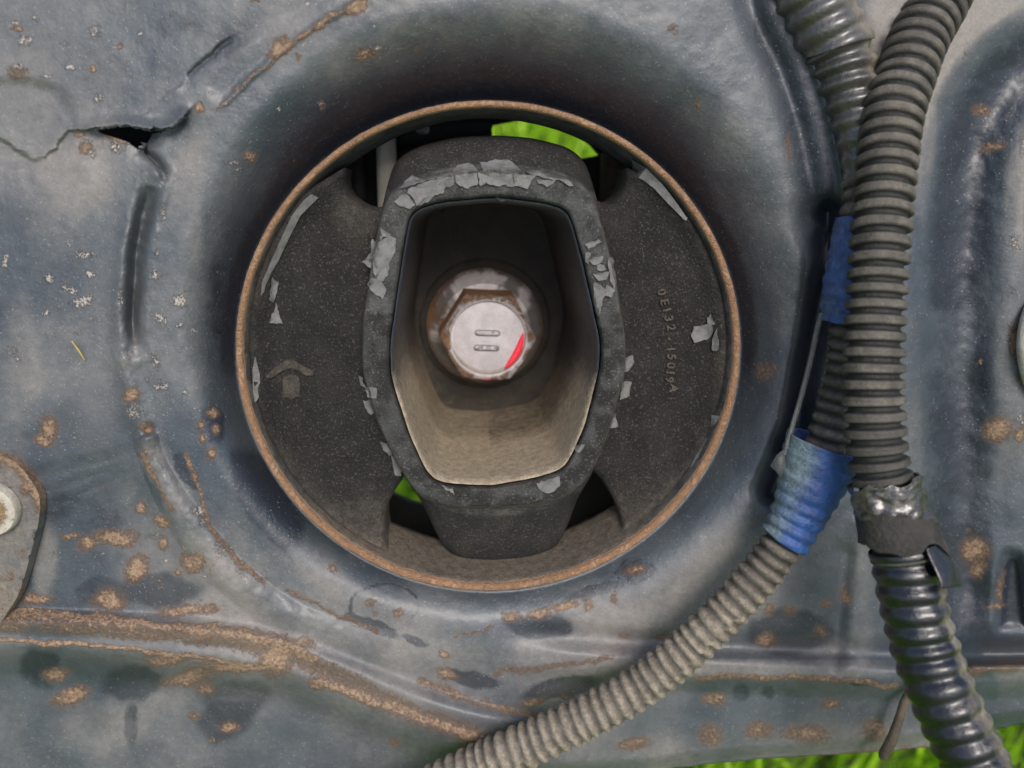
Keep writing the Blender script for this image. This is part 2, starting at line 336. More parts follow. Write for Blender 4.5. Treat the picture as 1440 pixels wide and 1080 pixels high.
# wear masks, with some shade and sheen painted into dark and dust
xs, ys = X.ravel(), Yg.ravel()
wx = xs + 9*(fbm(xs, ys, 16, 31)-.5) + 14*(fbm(xs, ys, 40, 32)-.5); wy = ys + 9*(fbm(xs, ys, 16, 33)-.5) + 14*(fbm(xs, ys, 40, 34)-.5)
def blobs(lst, soft=.8):
    out = np.zeros(len(xs))
    for b in lst:
        x, y, rx, ry = b[:4]; st = b[4] if len(b) > 4 else 1; a = math.radians(b[5]) if len(b) > 5 else 0
        m = (np.abs(xs-x) < 2.2*max(rx, ry)+12) & (np.abs(ys-y) < 2.2*max(rx, ry)+12)
        dx = wx[m]-x; dy = wy[m]-y; u = dx*math.cos(a)+dy*math.sin(a); v_ = -dx*math.sin(a)+dy*math.cos(a)
        q = np.hypot(u/rx, v_/ry); out[m] = np.maximum(out[m], st*sst(1+soft, 1-soft, q))
    return out
def lines(lst):
    out = np.zeros(len(xs))
    for pts, wd, st in lst:
        d, s, f = pdist(wx, wy, pts); out = np.maximum(out, st*sst(wd*1.4, wd*.5, d))
    return out
rust = blobs([(68, 600, 12, 17, .8), (60, 618, 15, 8, .8), (163, 758, 29, 13, .85), (122, 765, 14, 10, .8), (100, 755, 13, 5, .7), (192, 800, 16, 22, .9, 35), (270, 790, 18, 13, .8), (248, 805, 5, 5, .8),
  (153, 846, 23, 16, .85), (230, 765, 8, 10, .8), (265, 858, 42, 8, .8), (50, 843, 30, 7, .8), (82, 947, 18, 9, .8), (103, 977, 27, 13, .8, -20), (235, 930, 28, 7, .8), (265, 955, 36, 12, .75, -15), (290, 967, 12, 9, .7),
  (275, 1008, 10, 6, .6), (323, 1020, 15, 8, .8), (390, 922, 26, 30, .85, 30), (333, 937, 55, 6, .85), (425, 905, 20, 9, .7), (184, 555, 13, 10, .85), (205, 603, 9, 7, .8), (299, 581, 10, 6, .8), (280, 596, 6, 6, .8), (306, 603, 5, 7, .8), (282, 614, 6, 9, .75),
  (296, 636, 7, 10, .8), (196, 713, 9, 9, .75), (226, 734, 12, 9, .7), (22, 42, 8, 5, .8), (28, 104, 16, 9, .6), (167, 66, 4, 6, .8), (133, 99, 6, 6, .8), (120, 210, 13, 8, .75), (113, 190, 10, 4, .8), (165, 196, 16, 4, .7, 20),
  (392, 67, 18, 13, .95, -40), (417, 81, 5, 9, .6), (280, 153, 8, 7, .85), (500, 8, 18, 10, .9, -25), (469, 20, 11, 5, .8, -20), (451, 35, 12, 6, .8, -20), (429, 49, 9, 5, .8, -30), (361, 3, 6, 4, .8), (515, 74, 16, 8, .75), (453, 148, 4, 7, .6), (353, 221, 8, 9, .85, -40),
  (590, 72, 6, 5, .7), (1380, 155, 15, 8, .6), (1395, 205, 20, 8, .65, -20), (1428, 480, 9, 24, .75), (1432, 530, 7, 12, .7), (1405, 605, 19, 15, .9), (1436, 612, 8, 12, .8), (1372, 773, 22, 18, .85), (1376, 800, 12, 16, .7), (1400, 852, 16, 4, .7), (1404, 830, 5, 26, .6),
  (522, 848, 9, 6, .7), (560, 862, 9, 7, .7), (530, 865, 5, 4, .6), (720, 868, 14, 8, .8), (760, 863, 19, 8, .85, -8), (795, 854, 17, 7, .85, -15), (825, 850, 8, 10, .75), (893, 803, 15, 7, .7), (865, 838, 5, 9, .65), (622, 920, 7, 5, .85), (627, 950, 17, 9, .8, 15),
  (747, 986, 18, 6, .75, -10), (793, 982, 8, 5, .7), (555, 1043, 9, 7, .6), (1082, 856, 8, 8, .7), (1074, 902, 16, 9, .75, -15), (1156, 887, 10, 8, .7), (1190, 838, 9, 14, .65), (1114, 860, 12, 8, .6), (1163, 851, 10, 6, .6),
  (1002, 985, 16, 9, .7), (1168, 988, 15, 8, .65), (1132, 1030, 36, 14, .68), (1068, 1028, 22, 12, .6), (1229, 1030, 20, 15, .68), (1000, 1035, 18, 16, .6), (893, 1047, 26, 10, .65), (929, 894, 9, 6, .75), (980, 150, 5, 14, .5), (1110, 210, 5, 22, .5), (946, 40, 8, 8, .5), (955, 47, 5, 5, .5), (1005, 545, 5, 9, .0), (1075, 520, 14, 12, .5), (1088, 515, 4, 7, .7), (1362, 745, 4, 4, .5), (466, 800, 8, 6, .6), (880, 895, 10, 5, .5)])
rust = np.maximum(rust, lines([([(-300, 860), (20, 862), (100, 868), (180, 876), (260, 884), (340, 892), (400, 905), (440, 925)], 9, .74), ([(-300, 900), (0, 901), (90, 906), (200, 917), (300, 926), (370, 940)], 4, .8),
  (RUSTL[:4], 2.2, .75), (RUSTL[3:], 2.8, .72), ([(440, 960), (500, 975), (560, 995), (620, 1020), (690, 1045)], 8, .74), ([(590, 955), (650, 985), (720, 1000), (770, 1010)], 6, .6), ([(1350, 945), (1400, 938), (1440, 932), (1700, 925)], 9, .55),
  ([(980, 952), (1100, 953), (1200, 955), (1260, 965)], 5, .62), ([(700, 945), (800, 930), (860, 926)], 5, .5), ([(205, 640), (222, 690), (240, 715)], 4, .62), ([(262, 640), (278, 690), (295, 740), (335, 790), (370, 820)], 5, .62), ([(640, 895), (690, 880)], 3, .5), ([(400, 830), (450, 850), (530, 890)], 4, .55), ([(1100, 1068), (1300, 1050)], 5, .5)]))
chips = blobs([(22, 33, 8, 5, .8), (35, 60, 13, 9, .8), (50, 25, 12, 6, .65, 35), (75, 50, 6, 5, .6), (90, 62, 8, 5, .6), (28, 96, 15, 8, .7), (62, 107, 9, 4, .8), (133, 43, 11, 9, .72), (95, 95, 8, 5, .9), (139, 135, 9, 10, .72), (165, 208, 14, 10, .7, 30), (120, 200, 12, 6, .6), (127, 218, 8, 9, .7),
  (167, 64, 7, 5, .5), (198, 47, 4, 4, .8), (9, 368, 8, 11, .8), (98, 346, 5, 4, .85), (121, 356, 21, 7, .75), (70, 392, 9, 9, .8), (98, 405, 15, 8, .7, 30), (116, 423, 19, 8, .85, -10), (130, 383, 8, 5, .85, 30), (65, 440, 5, 4, .9), (225, 355, 7, 10, .68), (221, 385, 9, 9, .75), (255, 423, 12, 13, .85), (225, 446, 15, 9, .75, 20),
  (253, 456, 7, 5, .8), (271, 465, 8, 4, .75), (269, 492, 5, 5, .7), (220, 510, 8, 14, .75, -10), (227, 543, 13, 9, .75), (259, 553, 5, 7, .75), (190, 578, 15, 16, .66), (205, 535, 5, 5, .6), (15, 495, 14, 9, .55), (22, 505, 5, 5, .8), (108, 468, 6, 7, .6), (435, 3, 5, 5, 1), (293, 133, 3, 3, .9), (318, 145, 5, 4, .9, -30), (330, 130, 4, 6, .8),
  (391, 155, 6, 5, .8), (453, 146, 7, 7, .7), (324, 229, 13, 6, .7), (335, 238, 8, 5, .65), (500, 15, 12, 5, .6), (529, 68, 7, 6, .7), (345, 122, 3, 3, .8), (360, 100, 5, 3, .7), (395, 60, 9, 12, .62), (1285, 220, 8, 12, .6), (1428, 340, 9, 13, .7), (1425, 408, 8, 9, .65), (1424, 460, 9, 7, .7), (1430, 500, 6, 10, .65), (1437, 205, 8, 18, .75), (1437, 590, 9, 8, .7), (1275, 345, 4, 4, .5),
  (187, 330, 4, 18, .5), (233, 300, 4, 22, .66), (172, 420, 6, 30, .55), (180, 500, 9, 9, .5), (282, 720, 14, 9, .75), (285, 738, 9, 7, .7), (315, 770, 16, 14, .62, 45), (340, 800, 14, 10, .6, 45), (370, 815, 10, 6, .55), (215, 755, 14, 8, .6), (258, 772, 3, 3, .9), (233, 790, 3, 3, .9), (290, 810, 4, 3, .9), (240, 850, 4, 3, .8),
  (245, 893, 18, 6, .6), (310, 905, 40, 6, .5), (355, 918, 9, 6, .7), (60, 888, 20, 4, .5), (475, 40, 4, 3, .8), (965, 1008, 3, 3, .6), (1085, 250, 5, 5, .0), (1005, 90, 4, 4, .6), (1055, 292, 6, 5, .5), (30, 640, 3, 3, .6)])
TN = fbm(xs, ys, 9, 61); chips = np.maximum(chips, .66*sst(.76, .83, TN)*sst(420, 150, xs)*sst(.42, .58, fbm(xs, ys, 120, 62)))
BR = pdist(wx, wy, [(-300, 872), (20, 874), (180, 884), (330, 896), (410, 910)]); rust = np.maximum(rust, .56*sst(25, 8, BR[0])*sst(.25, .55, fbm(xs, ys, 40, 88)+.16))
BR = pdist(wx, wy, [(430, 930), (500, 965), (600, 1010), (680, 1040)]); rust = np.maximum(rust, .50*sst(24, 8, BR[0]))
rust = np.maximum(rust, .8*sst(.80, .87, fbm(xs, ys, 22, 71))*sst(.42, .6, fbm(xs, ys, 160, 72)))
dark_scale = .8
for k_ in range(46):
    x_, y_ = RNG.uniform(0, 1440), RNG.uniform(0, 1070); a_ = RNG.uniform(-1.2, 1.2); l_ = RNG.uniform(12, 60); q_ = (np.abs(xs-x_) < l_) & (np.abs(ys-y_) < l_)
    chips[q_] = np.maximum(chips[q_], .42*sst(1.6, .5, pdist(xs[q_], ys[q_], [(x_-l_/2*math.cos(a_), y_-l_/2*math.sin(a_)), (x_+l_/2*math.cos(a_), y_+l_/2*math.sin(a_))])[0]))
rad = ellr(xs, ys); dCH0 = pdist(xs, ys, CHAN)[0]
dust = .34 + .42*(fbm(xs, ys, 150, 41)-.5)*2 + .22*(fbm(xs+.3*ys, ys*.35, 34, 42)-.5)
dust += .25*sst(260, 40, xs)*sst(420, 0, ys) + .5*sst(1200, 1250, xs)*sst(420, 60, ys)*sst(60, 80, dCH0)
dust += .34*sst(390, 440, rad)*sst(620, 480, rad)*sst(640, 820, ys)
dust += .25*sst(860, 900, ys)*sst(60, 30, np.abs(ys-885-.04*xs))*sst(480, 350, xs)
dust += .32*sst(925, 930, ys)*sst(960, 945, ys)*sst(840, 900, xs) + .3*sst(1000, 1060, ys)*sst(850, 950, xs)
dust += blobs([(110, 255, 48, 55, .32), (95, 270, 40, 50, .1), (30, 520, 28, 90, .25), (265, 250, 25, 60, .28, 20), (270, 330, 16, 40, .2), (235, 670, 22, 70, .4, -28), (300, 790, 60, 20, .3, 45), (440, 790, 70, 25, .4, 40), (62, 780, 20, 60, .5), (540, 1000, 60, 18, .0), (620, 840, 60, 40, .25), (850, 850, 60, 40, .25), (1260, 60, 40, 70, .35), (1300, 220, 18, 120, .3), (1430, 300, 22, 110, .3), (320, 860, 45, 30, .3), (1140, 905, 60, 16, .45), (1210, 850, 18, 80, .25), (1350, 800, 40, 60, .2), (860, 270, 0.1, 0.1, 0), (140, 1020, 60, 40, .3), (200, 930, 20, 60, .0)], .5)
dust -= .35*sst(60+75*sst(320, 130, ys), 12, rad-352)  # dust thinned round the ring to support the painted funnel shade
dCH = pdist(xs, ys, CHAN)[0]; dust -= .6*sst(60, 30, dCH); dLP, sLP, fLP = pdist(xs, ys, LIP); dust -= .45*sst(70, 20, dLP)*sst(420, 300, ys)*(xs > 1060)
dust -= .5*sst(1345, 1390, xs)*sst(870, 890, ys)*sst(932, 926, ys); dust = np.clip(dust*.77, 0, .95); dust = np.maximum(dust, .95*sst(1195, 1240, xs)*sst(520, 200, ys)*sst(62, 82, dCH0)*(xs < 1440))  # upper right: pinkish dust, raised to paint in a glossy sheen
dark = blobs([(375, 700, 34, 90, .8, -30), (262, 665, 14, 34, .8, -25), (120, 700, 60, 60, .45), (220, 830, 70, 26, .7), (140, 830, 40, 20, .6), (200, 560, 0.1, 0.1, 0), (755, 880, 48, 20, .9), (835, 830, 45, 9, .8, -18), (893, 803, 24, 14, .6), (665, 955, 40, 16, .8, 10), (790, 968, 60, 17, .8, -8), (520, 880, 50, 10, .8, 18), (585, 900, 22, 7, .7, 18),
  (1110, 890, 70, 34, .85), (1030, 870, 26, 20, .3), (330, 980, 60, 30, .6), (190, 960, 50, 26, .7), (300, 1010, 60, 40, .4), (185, 1020, 12, 40, .6), (298, 597, 22, 26, .8), (60, 940, 30, 30, .5), (1320, 640, 30, 150, .4), (1040, 975, 14, 14, .6), (1080, 975, 10, 14, .6), (1215, 958, 26, 7, .7), (280, 905, 26, 6, .6), (300, 480, 30, 120, .35), (360, 60, 60, 40, .3), (240, 40, 40, 30, .3), (130, 600, 70, 70, .45), (1120, 830, 30, 30, .4)], .35)
ring = np.exp(-((np.hypot((wx-540)/47, (wy-853)/32)-1)/.07)**2)*sst(.3, .6, fbm(xs, ys, 30, 77)+.15); dark = np.maximum(dark, .8*ring)
ring = np.exp(-((np.hypot((wx-893)/24, (wy-803)/15)-1)/.12)**2); dark = np.maximum(dark, .7*ring)
dark = np.maximum(dark, 1.0*sst(5, -5, pdist(xs, ys, SLOT, True)[0]*np.where(inside(xs, ys, SLOT), -1, 1))); dark = np.clip(dark + .35*sst(.55, .75, fbm(xs, ys, 90, 55)), 0, 1); dark = np.maximum(dark, .85*sst(78, 18, dCH)*(.55+.5*sst(.3, .6, fbm(xs, ys, 80, 56)))*sst(1000, 850, ys)); dark = np.maximum(dark, .7*sst(95, 40, dLP)*(sLP > 0)*(xs > 1060)*sst(420, 300, ys)); dark = np.maximum(dark, .75*sst(38+85*sst(320, 130, ys), 12, rad-352)*sst(620, 480, ys)); dark = np.maximum(dark, .75*sst(45, 20, pdist(xs, ys, [(1165, 300), (1140, 470), (1110, 620)])[0]))  # channel keeps dark paint; slot, funnel and hose gap get painted shade
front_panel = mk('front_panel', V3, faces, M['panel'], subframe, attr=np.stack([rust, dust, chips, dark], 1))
sol = front_panel.modifiers.new('thickness', 'SOLIDIFY'); sol.thickness = 7*S; sol.offset = -1
panel_bvh = None

def sheet(name, outline, mat_, parent, depth, thick, holes=(), spacing=9, hf=None, bevel=4, attr=None, origin=None, sharp=40):
    """plate cut from an outline, with rounded front edges, real thickness and holes"""
    ol = [tuple(p) for p in outline]; allp = list(ol); edges = [(i, (i+1) % len(ol)) for i in range(len(ol))]; loops = [list(range(len(ol)))]
    for h in holes:
        b0 = len(allp); allp += [tuple(p) for p in h]; edges += [(b0+i, b0+(i+1) % len(h)) for i in range(len(h))]; loops.append(list(range(b0, b0+len(h))))
    a = np.array(ol); gx_, gy_ = np.meshgrid(np.arange(a[:, 0].min(), a[:, 0].max(), spacing), np.arange(a[:, 1].min(), a[:, 1].max(), spacing))
    gx_ = (gx_ + RNG.uniform(-.2, .2, gx_.shape)*spacing).ravel(); gy_ = (gy_ + RNG.uniform(-.2, .2, gy_.shape)*spacing).ravel()
    ok = inside(gx_, gy_, ol) & (pdist(gx_, gy_, ol, True)[0] > spacing*.45)
    for h in holes: ok &= ~inside(gx_, gy_, h) & (pdist(gx_, gy_, list(h), True)[0] > spacing*.45)
    ins = []
    for off in (bevel*.35, bevel):      # rows parallel to the edges carry the rounding
        for lp, sgn in [(l, 1 if k == 0 else -1) for k, l in enumerate(loops)]:
            q = np.array([allp[i] for i in lp], float); t = np.roll(q, -1, 0)-np.roll(q, 1, 0); n = np.stack([-t[:, 1], t[:, 0]], 1); n /= np.linalg.norm(n, axis=1)[:, None]+1e-9
            area = .5*np.sum(q[:, 0]*np.roll(q[:, 1], -1)-np.roll(q[:, 0], -1)*q[:, 1]); n *= (1 if area > 0 else -1)*sgn
            ins.append(q+n*off)
    ins = np.vstack(ins); pts = [Vector(p) for p in allp] + [Vector(p) for p in ins] + [Vector(p) for p in zip(gx_[ok], gy_[ok])]
    r = geometry.delaunay_2d_cdt(pts, edges, [], 0, 1e-4)
    v2 = np.array([tuple(v) for v in r[0]]); tr = [t for t in r[2]]; c = np.array([v2[list(t)].mean(0) for t in tr])
    kp = inside(c[:, 0], c[:, 1], ol)
    for h in holes: kp &= ~inside(c[:, 0], c[:, 1], list(h))
    tr = [t for t, k in zip(tr, kp) if k]
    dd = pdist(v2[:, 0], v2[:, 1], ol, True)[0]
    for h in holes: dd = np.minimum(dd, pdist(v2[:, 0], v2[:, 1], list(h), True)[0])
    e = np.clip(1-dd/bevel, 0, 1); z = depth + bevel*(1-np.sqrt(np.clip(1-e*e, 0, 1)))
    if hf is not None: z = z + hf(v2[:, 0], v2[:, 1], dd)
    fv = P(v2[:, 0], v2[:, 1], z); n0 = len(fv); verts = [tuple(v) for v in fv]; fs = [tuple(t) for t in tr]
    cnt = {}
    for t in tr:
        for i in range(len(t)):
            e_ = (t[i], t[(i+1) % len(t)]); cnt[e_] = 1
    mp_ = {}
    def bk(i):
        if i not in mp_: mp_[i] = len(verts); p = fv[i]; verts.append((p[0], depth+thick, p[2]))
        return mp_[i]
    for (a_, b_) in list(cnt):
        if (b_, a_) not in cnt: fs.append((b_, a_, bk(a_), bk(b_)))
    at_ = None
    if attr is not None:
        vv = np.vstack([v2, v2[[k for k in mp_]]]) if mp_ else v2
        at_ = attr(vv[:, 0], vv[:, 1])
    o = mk(name, verts, fs, mat_, parent, origin=origin, attr=at_, sharp=sharp)
    bm = bmesh.new(); bm.from_mesh(o.data); bmesh.ops.recalc_face_normals(bm, faces=bm.faces); bm.to_mesh(o.data); bm.free()
    if sharp: o.data.set_sharp_from_angle(angle=math.radians(sharp))
    return o, np.array(verts), fs

# rear wall of the box section, with the openings the grass shows through
win1 = [(694, 176), (735, 168), (770, 170), (806, 184), (830, 204), (842, 218), (812, 224), (800, 240), (760, 232), (690, 225), (688, 190)]
win2 = [(545, 655), (575, 668), (602, 690), (602, 712), (575, 704), (545, 690)]
sheet('rear_plate', [(-20, -60), (1440, -60), (1440, 960), (1100, 965), (-20, 970)], M['rear'], subframe, 430, 14, holes=[win1, win2], spacing=90, bevel=3)
def cyl(p0, p1, r0, r1=None, n=32, rings=2, prof=None, cap=True):
    p0 = np.array(p0, float); p1 = np.array(p1, float); r1 = r0 if r1 is None else r1
    t = (p1-p0)/np.linalg.norm(p1-p0); a = np.cross(t, [0, 1, .13]); a /= np.linalg.norm(a); b = np.cross(t, a)
    an = np.linspace(0, 2*math.pi, n, endpoint=False); rs = []
    for k in np.linspace(0, 1, rings):
        r = r0+(r1-r0)*k; r = r*(prof(k, an) if prof else 1.0)*np.ones(n)
        rs.append(p0+(p1-p0)*k+np.outer(np.cos(an)*r, a)+np.outer(np.sin(an)*r, b))
    return loft(rs, cap_last=cap, cap_first=cap)
for nm, c0, c1 in (('sky_block_wall', (-1010, 30, 690), (1000, 425, 700)), ('sky_block_wall', (-1010, 110, -560), (1000, 425, -550)), ('sky_block_wall', (-1020, 30, -505), (-1011, 425, 685)), ('sky_block_wall', (1001, 45, -505), (1010, 425, 685))):  # unseen walls added to keep sky light out of the cavity
    bm = bmesh.new(); bmesh.ops.create_cube(bm, size=1); c0, c1 = np.array(c0, float), np.array(c1, float)
    vv = [tuple((c0+c1)/2+(c1-c0)*np.array(v_.co)) for v_ in bm.verts]; ff = [tuple(q_.index for q_ in p_.verts) for p_ in bm.faces]; bm.free()
    mk(nm, vv, ff, M['rear'], subframe, smooth=False)
v, f = cyl(P(541, 120, 330), P(546, 330, 330), 17, rings=6); mk('brace_tube', v, f, M['post'], subframe, sharp=50)
v, f = cyl(P(500, 120, 360), P(508, 360, 360), 14, rings=6); mk('brace_tube', v, f, M['rear'], subframe, sharp=50)
v, f = cyl(P(560, 190, 395), P(690, 175, 395), 26, rings=6); mk('cross_tube', v, f, M['rear'], subframe, sharp=50)
v, f = cyl(P(590, 182, 375), P(600, 182, 363), 9, 7, rings=3); mk('rivet', v, f, M['zinc'], subframe, sharp=50)
v, f = cyl(P(862, 215, 390), P(858, 330, 390), 22, rings=4); mk('side_tube', v, f, M['rod'], subframe, sharp=50)

# ---------------------------------------------------------------- bushing
bush = thing('engine_mount_bushing', 'round black rubber mount bushing inside a rusty steel ring, grey paint peeling at its centre', 'engine mount', tuple(P(686, 486, 200)))
NA = 360; AN = np.linspace(0, 2*math.pi, NA, endpoint=False)
def ell(off): return RC[0]+(RX+off)*np.cos(AN), RC[1]+(RY+off)*np.sin(AN)
def ring_front(off, y):                       # outline in the plane y=0, moved straight back to y
    ex, ey = ell(off); p = P(ex, ey, np.zeros(NA)); p = p.copy(); p[:, 1] = y; return p
nz = fbm(np.cos(AN)*300, np.sin(AN)*300, 9, 91)-.5; nz2 = fbm(np.cos(AN)*300, np.sin(AN)*300, 5, 92)-.5
prof = [(0, 118), (0, 60), (0, 10), (-.6, 4), (-2, 1), (-4, -.5), (-6.5, -.8), (-9, .8), (-10.6, 4), (-11, 10), (-11, 60), (-11, 119)]
rs = []
for o_, y_ in prof:
    k = 1 if y_ < 12 else 0
    rs.append(ring_front(o_+k*1.6*nz, y_+k*1.6*nz2))
v, f = loft(rs)
at = np.zeros((len(v), 4)); s_ang = np.tile(AN, len(prof)); prk = np.repeat(np.arange(len(prof)), NA)
at[:, 0] = np.where(prk < 9, .25+.5*fbm(np.cos(s_ang)*300, np.sin(s_ang)*300+prk*3, 12, 95), .1); at[:, 1] = np.where(prk >= 8, .75, .12)*np.where(prk < 3, 2, 1)*.6
mk('outer_sleeve', v, f, M['rim'], bush, attr=at)
# rubber lining bonded inside the sleeve
wv = 1.5*(fbm(np.cos(AN)*340, np.sin(AN)*340, 22, 93)-.5)
bot = sst(.25, .9, np.sin(AN)); 
prof = [(-10.6, 9, 0), (-11.8, 11, .5), (-13, 16, 1), (-15, 40, 1.5), (-16, 78, 1.5), (-17, 100, 1), (-16, 120, 1), (-12, 121, 0)]
rs = [ring_front(o_+k*wv-(7*bot if 70 < y_ < 150 else 0), y_+k*2*wv) for o_, y_, k in prof]
v, f = loft(rs); prk = np.repeat(np.arange(len(prof)), NA); s_ang = np.tile(AN, len(prof)); sa = np.sin(s_ang)
at = np.zeros((len(v), 4)); at[:, 1] = np.clip(.12+.62*sst(.5, .95, sa)+.2*sst(.2, .9, -np.cos(s_ang))+.5*(fbm(np.cos(s_ang)*300, np.sin(s_ang)*300, 30, 98)-.5), 0, .98); at[:, 3] = .3*(sa < -.3)
mk('rubber_lining', v, f, M['core'], bush, attr=at)

def arc_px(r_off, y, a0, a1, n):
    """image outline of the sleeve's inside at depth y"""
    a = np.radians(np.linspace(a0, a1, n)); ex = RC[0]+(RX+r_off)*np.cos(a); ey = RC[1]+(RY+r_off)*np.sin(a)
    p = P(ex, ey, np.zeros(n)); p = p.copy(); p[:, 1] = y; q = p-CAM; z = q@fw
    return list(zip(720+F*(q@rt)/z, 540-F*(q@up)/z))
LOBE_Y = 36
# angles: 0 right, 90 down (image y)
L_out = arc_px(-8.5, LOBE_Y, 114, 220, 60)      # up the left side from bottom to top
left_outline = L_out + [(484, 236), (482, 250), (485, 264), (492, 276), (502, 284), (514, 290), (526, 293), (538, 290), (548, 282), (560, 284), (548, 400), (530, 480), (546, 590), (574, 655), (566, 674), (556, 688), (547, 706), (542, 722), (541, 740), (543, 758), (546, 776)]
R_out = arc_px(-8.5, LOBE_Y, -41, 61, 60)
right_outline = R_out + [(872, 772), (874, 752), (874, 728), (866, 708), (856, 690), (846, 674), (836, 664), (826, 655), (848, 590), (862, 520), (862, 470), (846, 380), (830, 288), (840, 282), (852, 286), (862, 284), (871, 276), (877, 262), (880, 248), (882, 236)]
def densify(poly, st):
    out = []; n = len(poly)
    for i in range(n):
        a = np.array(poly[i]); b = np.array(poly[(i+1) % n]); k = max(1, int(np.linalg.norm(b-a)/st))
        for j in range(k): out.append(tuple(a+(b-a)*j/k))
    return out
def lobe_h(x, y, dd):
    r = ellr(x, y)
    return -20*sst(300, 334, r) + 3*(fbm(x, y, 60, 8)-.5) + 1.6*(fbm(x, y, 9, 9)-.5) + 5*sst(60, 10, np.abs(x-690)-175)*0
def lobe_attr(x, y):
    a = np.zeros((len(x), 4)); a[:, 1] = np.clip(.02+.2*sst(.4, .8, fbm(x, y, 70, 12)) + .5*sst(640, 790, y) + .3*sst(60, 0, np.hypot(x-500, y-300)) + .25*sst(50, 0, np.hypot(x-865, y-320)) + .2*sst(300, 335, ellr(x, y)), 0, 1); a[:, 2] = 0; return a
bvhs = []
for nm, ol, lab in (('rubber_lobe', left_outline, 'left rubber lobe with a raised arrow'), ('rubber_lobe', right_outline, 'right rubber lobe with a moulded part number')):
    o, vv, ff = sheet(nm, densify(ol, 9), M['rubber'], bush, LOBE_Y, 80, spacing=7, hf=lobe_h, bevel=10, attr=lobe_attr, sharp=None)
    o['label'] = lab; bvhs.append(BVHTree.FromPolygons([tuple(p) for p in vv], ff))

# core: rubber coated hexagonal frame
CC = (695, 478); NC = 300; CA = np.linspace(0, 2*math.pi, NC, endpoint=False)
def radial(pts, it=2):
    p = smooth_poly(pts, it); out = np.zeros(NC)
    for i, a in enumerate(CA):
        dx, dy = math.cos(a), math.sin(a)
        for k in range(len(p)):
            x0, y0 = p[k]-CC; x1, y1 = p[(k+1) % len(p)]-CC
            den = dx*(y1-y0)-dy*(x1-x0)
            if abs(den) < 1e-9: continue
            t = (x0*(y1-y0)-y0*(x1-x0))/den; u = (x0*dy-y0*dx)/den
            if t > 0 and -1e-6 <= u <= 1+1e-6: out[i] = max(out[i], t)
    return out
def sharpen(pts, d=9):        # short bevel at every corner so smoothing keeps the straight runs
    out = []; n = len(pts)
    for i in range(n):
        p = np.array(pts[i], float); a = np.array(pts[i-1], float)-p; b = np.array(pts[(i+1) % n], float)-p
        out += [tuple(p+a*min(.4, d/np.linalg.norm(a))), tuple(p+b*min(.4, d/np.linalg.norm(b)))]
    return out
OPEN = [(579, 294), (620, 282), (700, 275), (770, 284), (801, 295), (822, 370), (847, 480), (845, 520), (824, 602), (797, 660), (760, 673), (690, 686), (620, 682), (599, 668), (573, 610), (547, 530), (546, 480), (558, 400), (571, 320)]
RIDGE = [(562, 263), (600, 250), (640, 242), (720, 239), (780, 246), (826, 264), (840, 300), (862, 380), (878, 480), (876, 530), (850, 620), (828, 668), (806, 692), (760, 707), (700, 713), (640, 711), (592, 700), (562, 655), (532, 592), (511, 520), (512, 450), (528, 350), (541, 285)]
SIL = [(560, 222), (590, 205), (640, 193), (700, 190), (750, 194), (800, 207), (824, 228), (838, 275), (862, 375), (880, 480), (877, 534), (852, 622), (832, 668), (812, 700), (800, 735), (784, 768), (765, 781), (735, 788), (700, 791), (655, 789), (632, 779), (618, 760), (602, 725), (590, 700), (560, 656), (530, 594), (508, 520), (509, 450), (526, 345), (540, 280), (550, 240)]
rO, rR, rS = radial(sharpen(OPEN)), radial(sharpen(RIDGE)), radial(sharpen(SIL, 8))
rS = np.maximum(rS, rR+1.5)
def cring(r, y):
    return P(CC[0]+r*np.cos(CA), CC[1]+r*np.sin(CA), y*np.ones(NC))
def jit(amp, sc, seed, r): return amp*2*(fbm(CC[0]+r*np.cos(CA), CC[1]+r*np.sin(CA), sc, seed)-.5)
rings = [cring(rO-4, 40), cring(rO-2, 8), cring(rO, -3), cring(rO+2.5, -8)]
for k in np.linspace(.12, .88, 7):
    r = rO+(rR-rO)*k; rings.append(cring(r+jit(.6, 8, 3, r), -9.5-2.5*k+jit(.9, 7, 4+int(9*k), r)))
for o_, y_ in ((-2.5, -11.5), (0, -10), (1.2, -6), (2, 0)): rings.append(cring(rR+o_+jit(.7, 12, 5, rR), y_))
for k, y_ in ((.08, 5), (.2, 12), (.35, 20), (.5, 28), (.65, 36), (.8, 46), (.92, 56), (1, 70)):
    r = rR+(rS-rR)*k; r = np.maximum(r, rR+2+k); rings.append(cring(r, y_+jit(1.5, 9, 20+int(k*10), r)))
last = rings[-1].copy(); last[:, 1] = 200; rings.append(last)
v, f = loft(rings); nr = len(rings); pk = np.repeat(np.arange(nr), NC); pa = np.tile(CA, nr)
q = v-CAM; zz = q@fw; pxs = 720+F*(q@rt)/zz; pys = 540-F*(q@up)/zz
at = np.zeros((len(v), 4))
ridge_line = np.exp(-((pk-12.5)/1.3)**2)
at[:, 1] = np.clip(.1+.35*ridge_line+.25*(pk < 5)*(pys > 620)+.30*sst(.4, .7, fbm(pxs, pys, 30, 6))*(pk > 14), 0, .9)
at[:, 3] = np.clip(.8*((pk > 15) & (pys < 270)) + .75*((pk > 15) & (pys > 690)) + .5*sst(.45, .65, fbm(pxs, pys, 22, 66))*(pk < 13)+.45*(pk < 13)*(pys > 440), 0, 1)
mk('core_frame', v, f, M['core'], bush, attr=at)
bvhs.append(BVHTree.FromPolygons([tuple(p) for p in v], [tuple(q_) for q_ in f]))
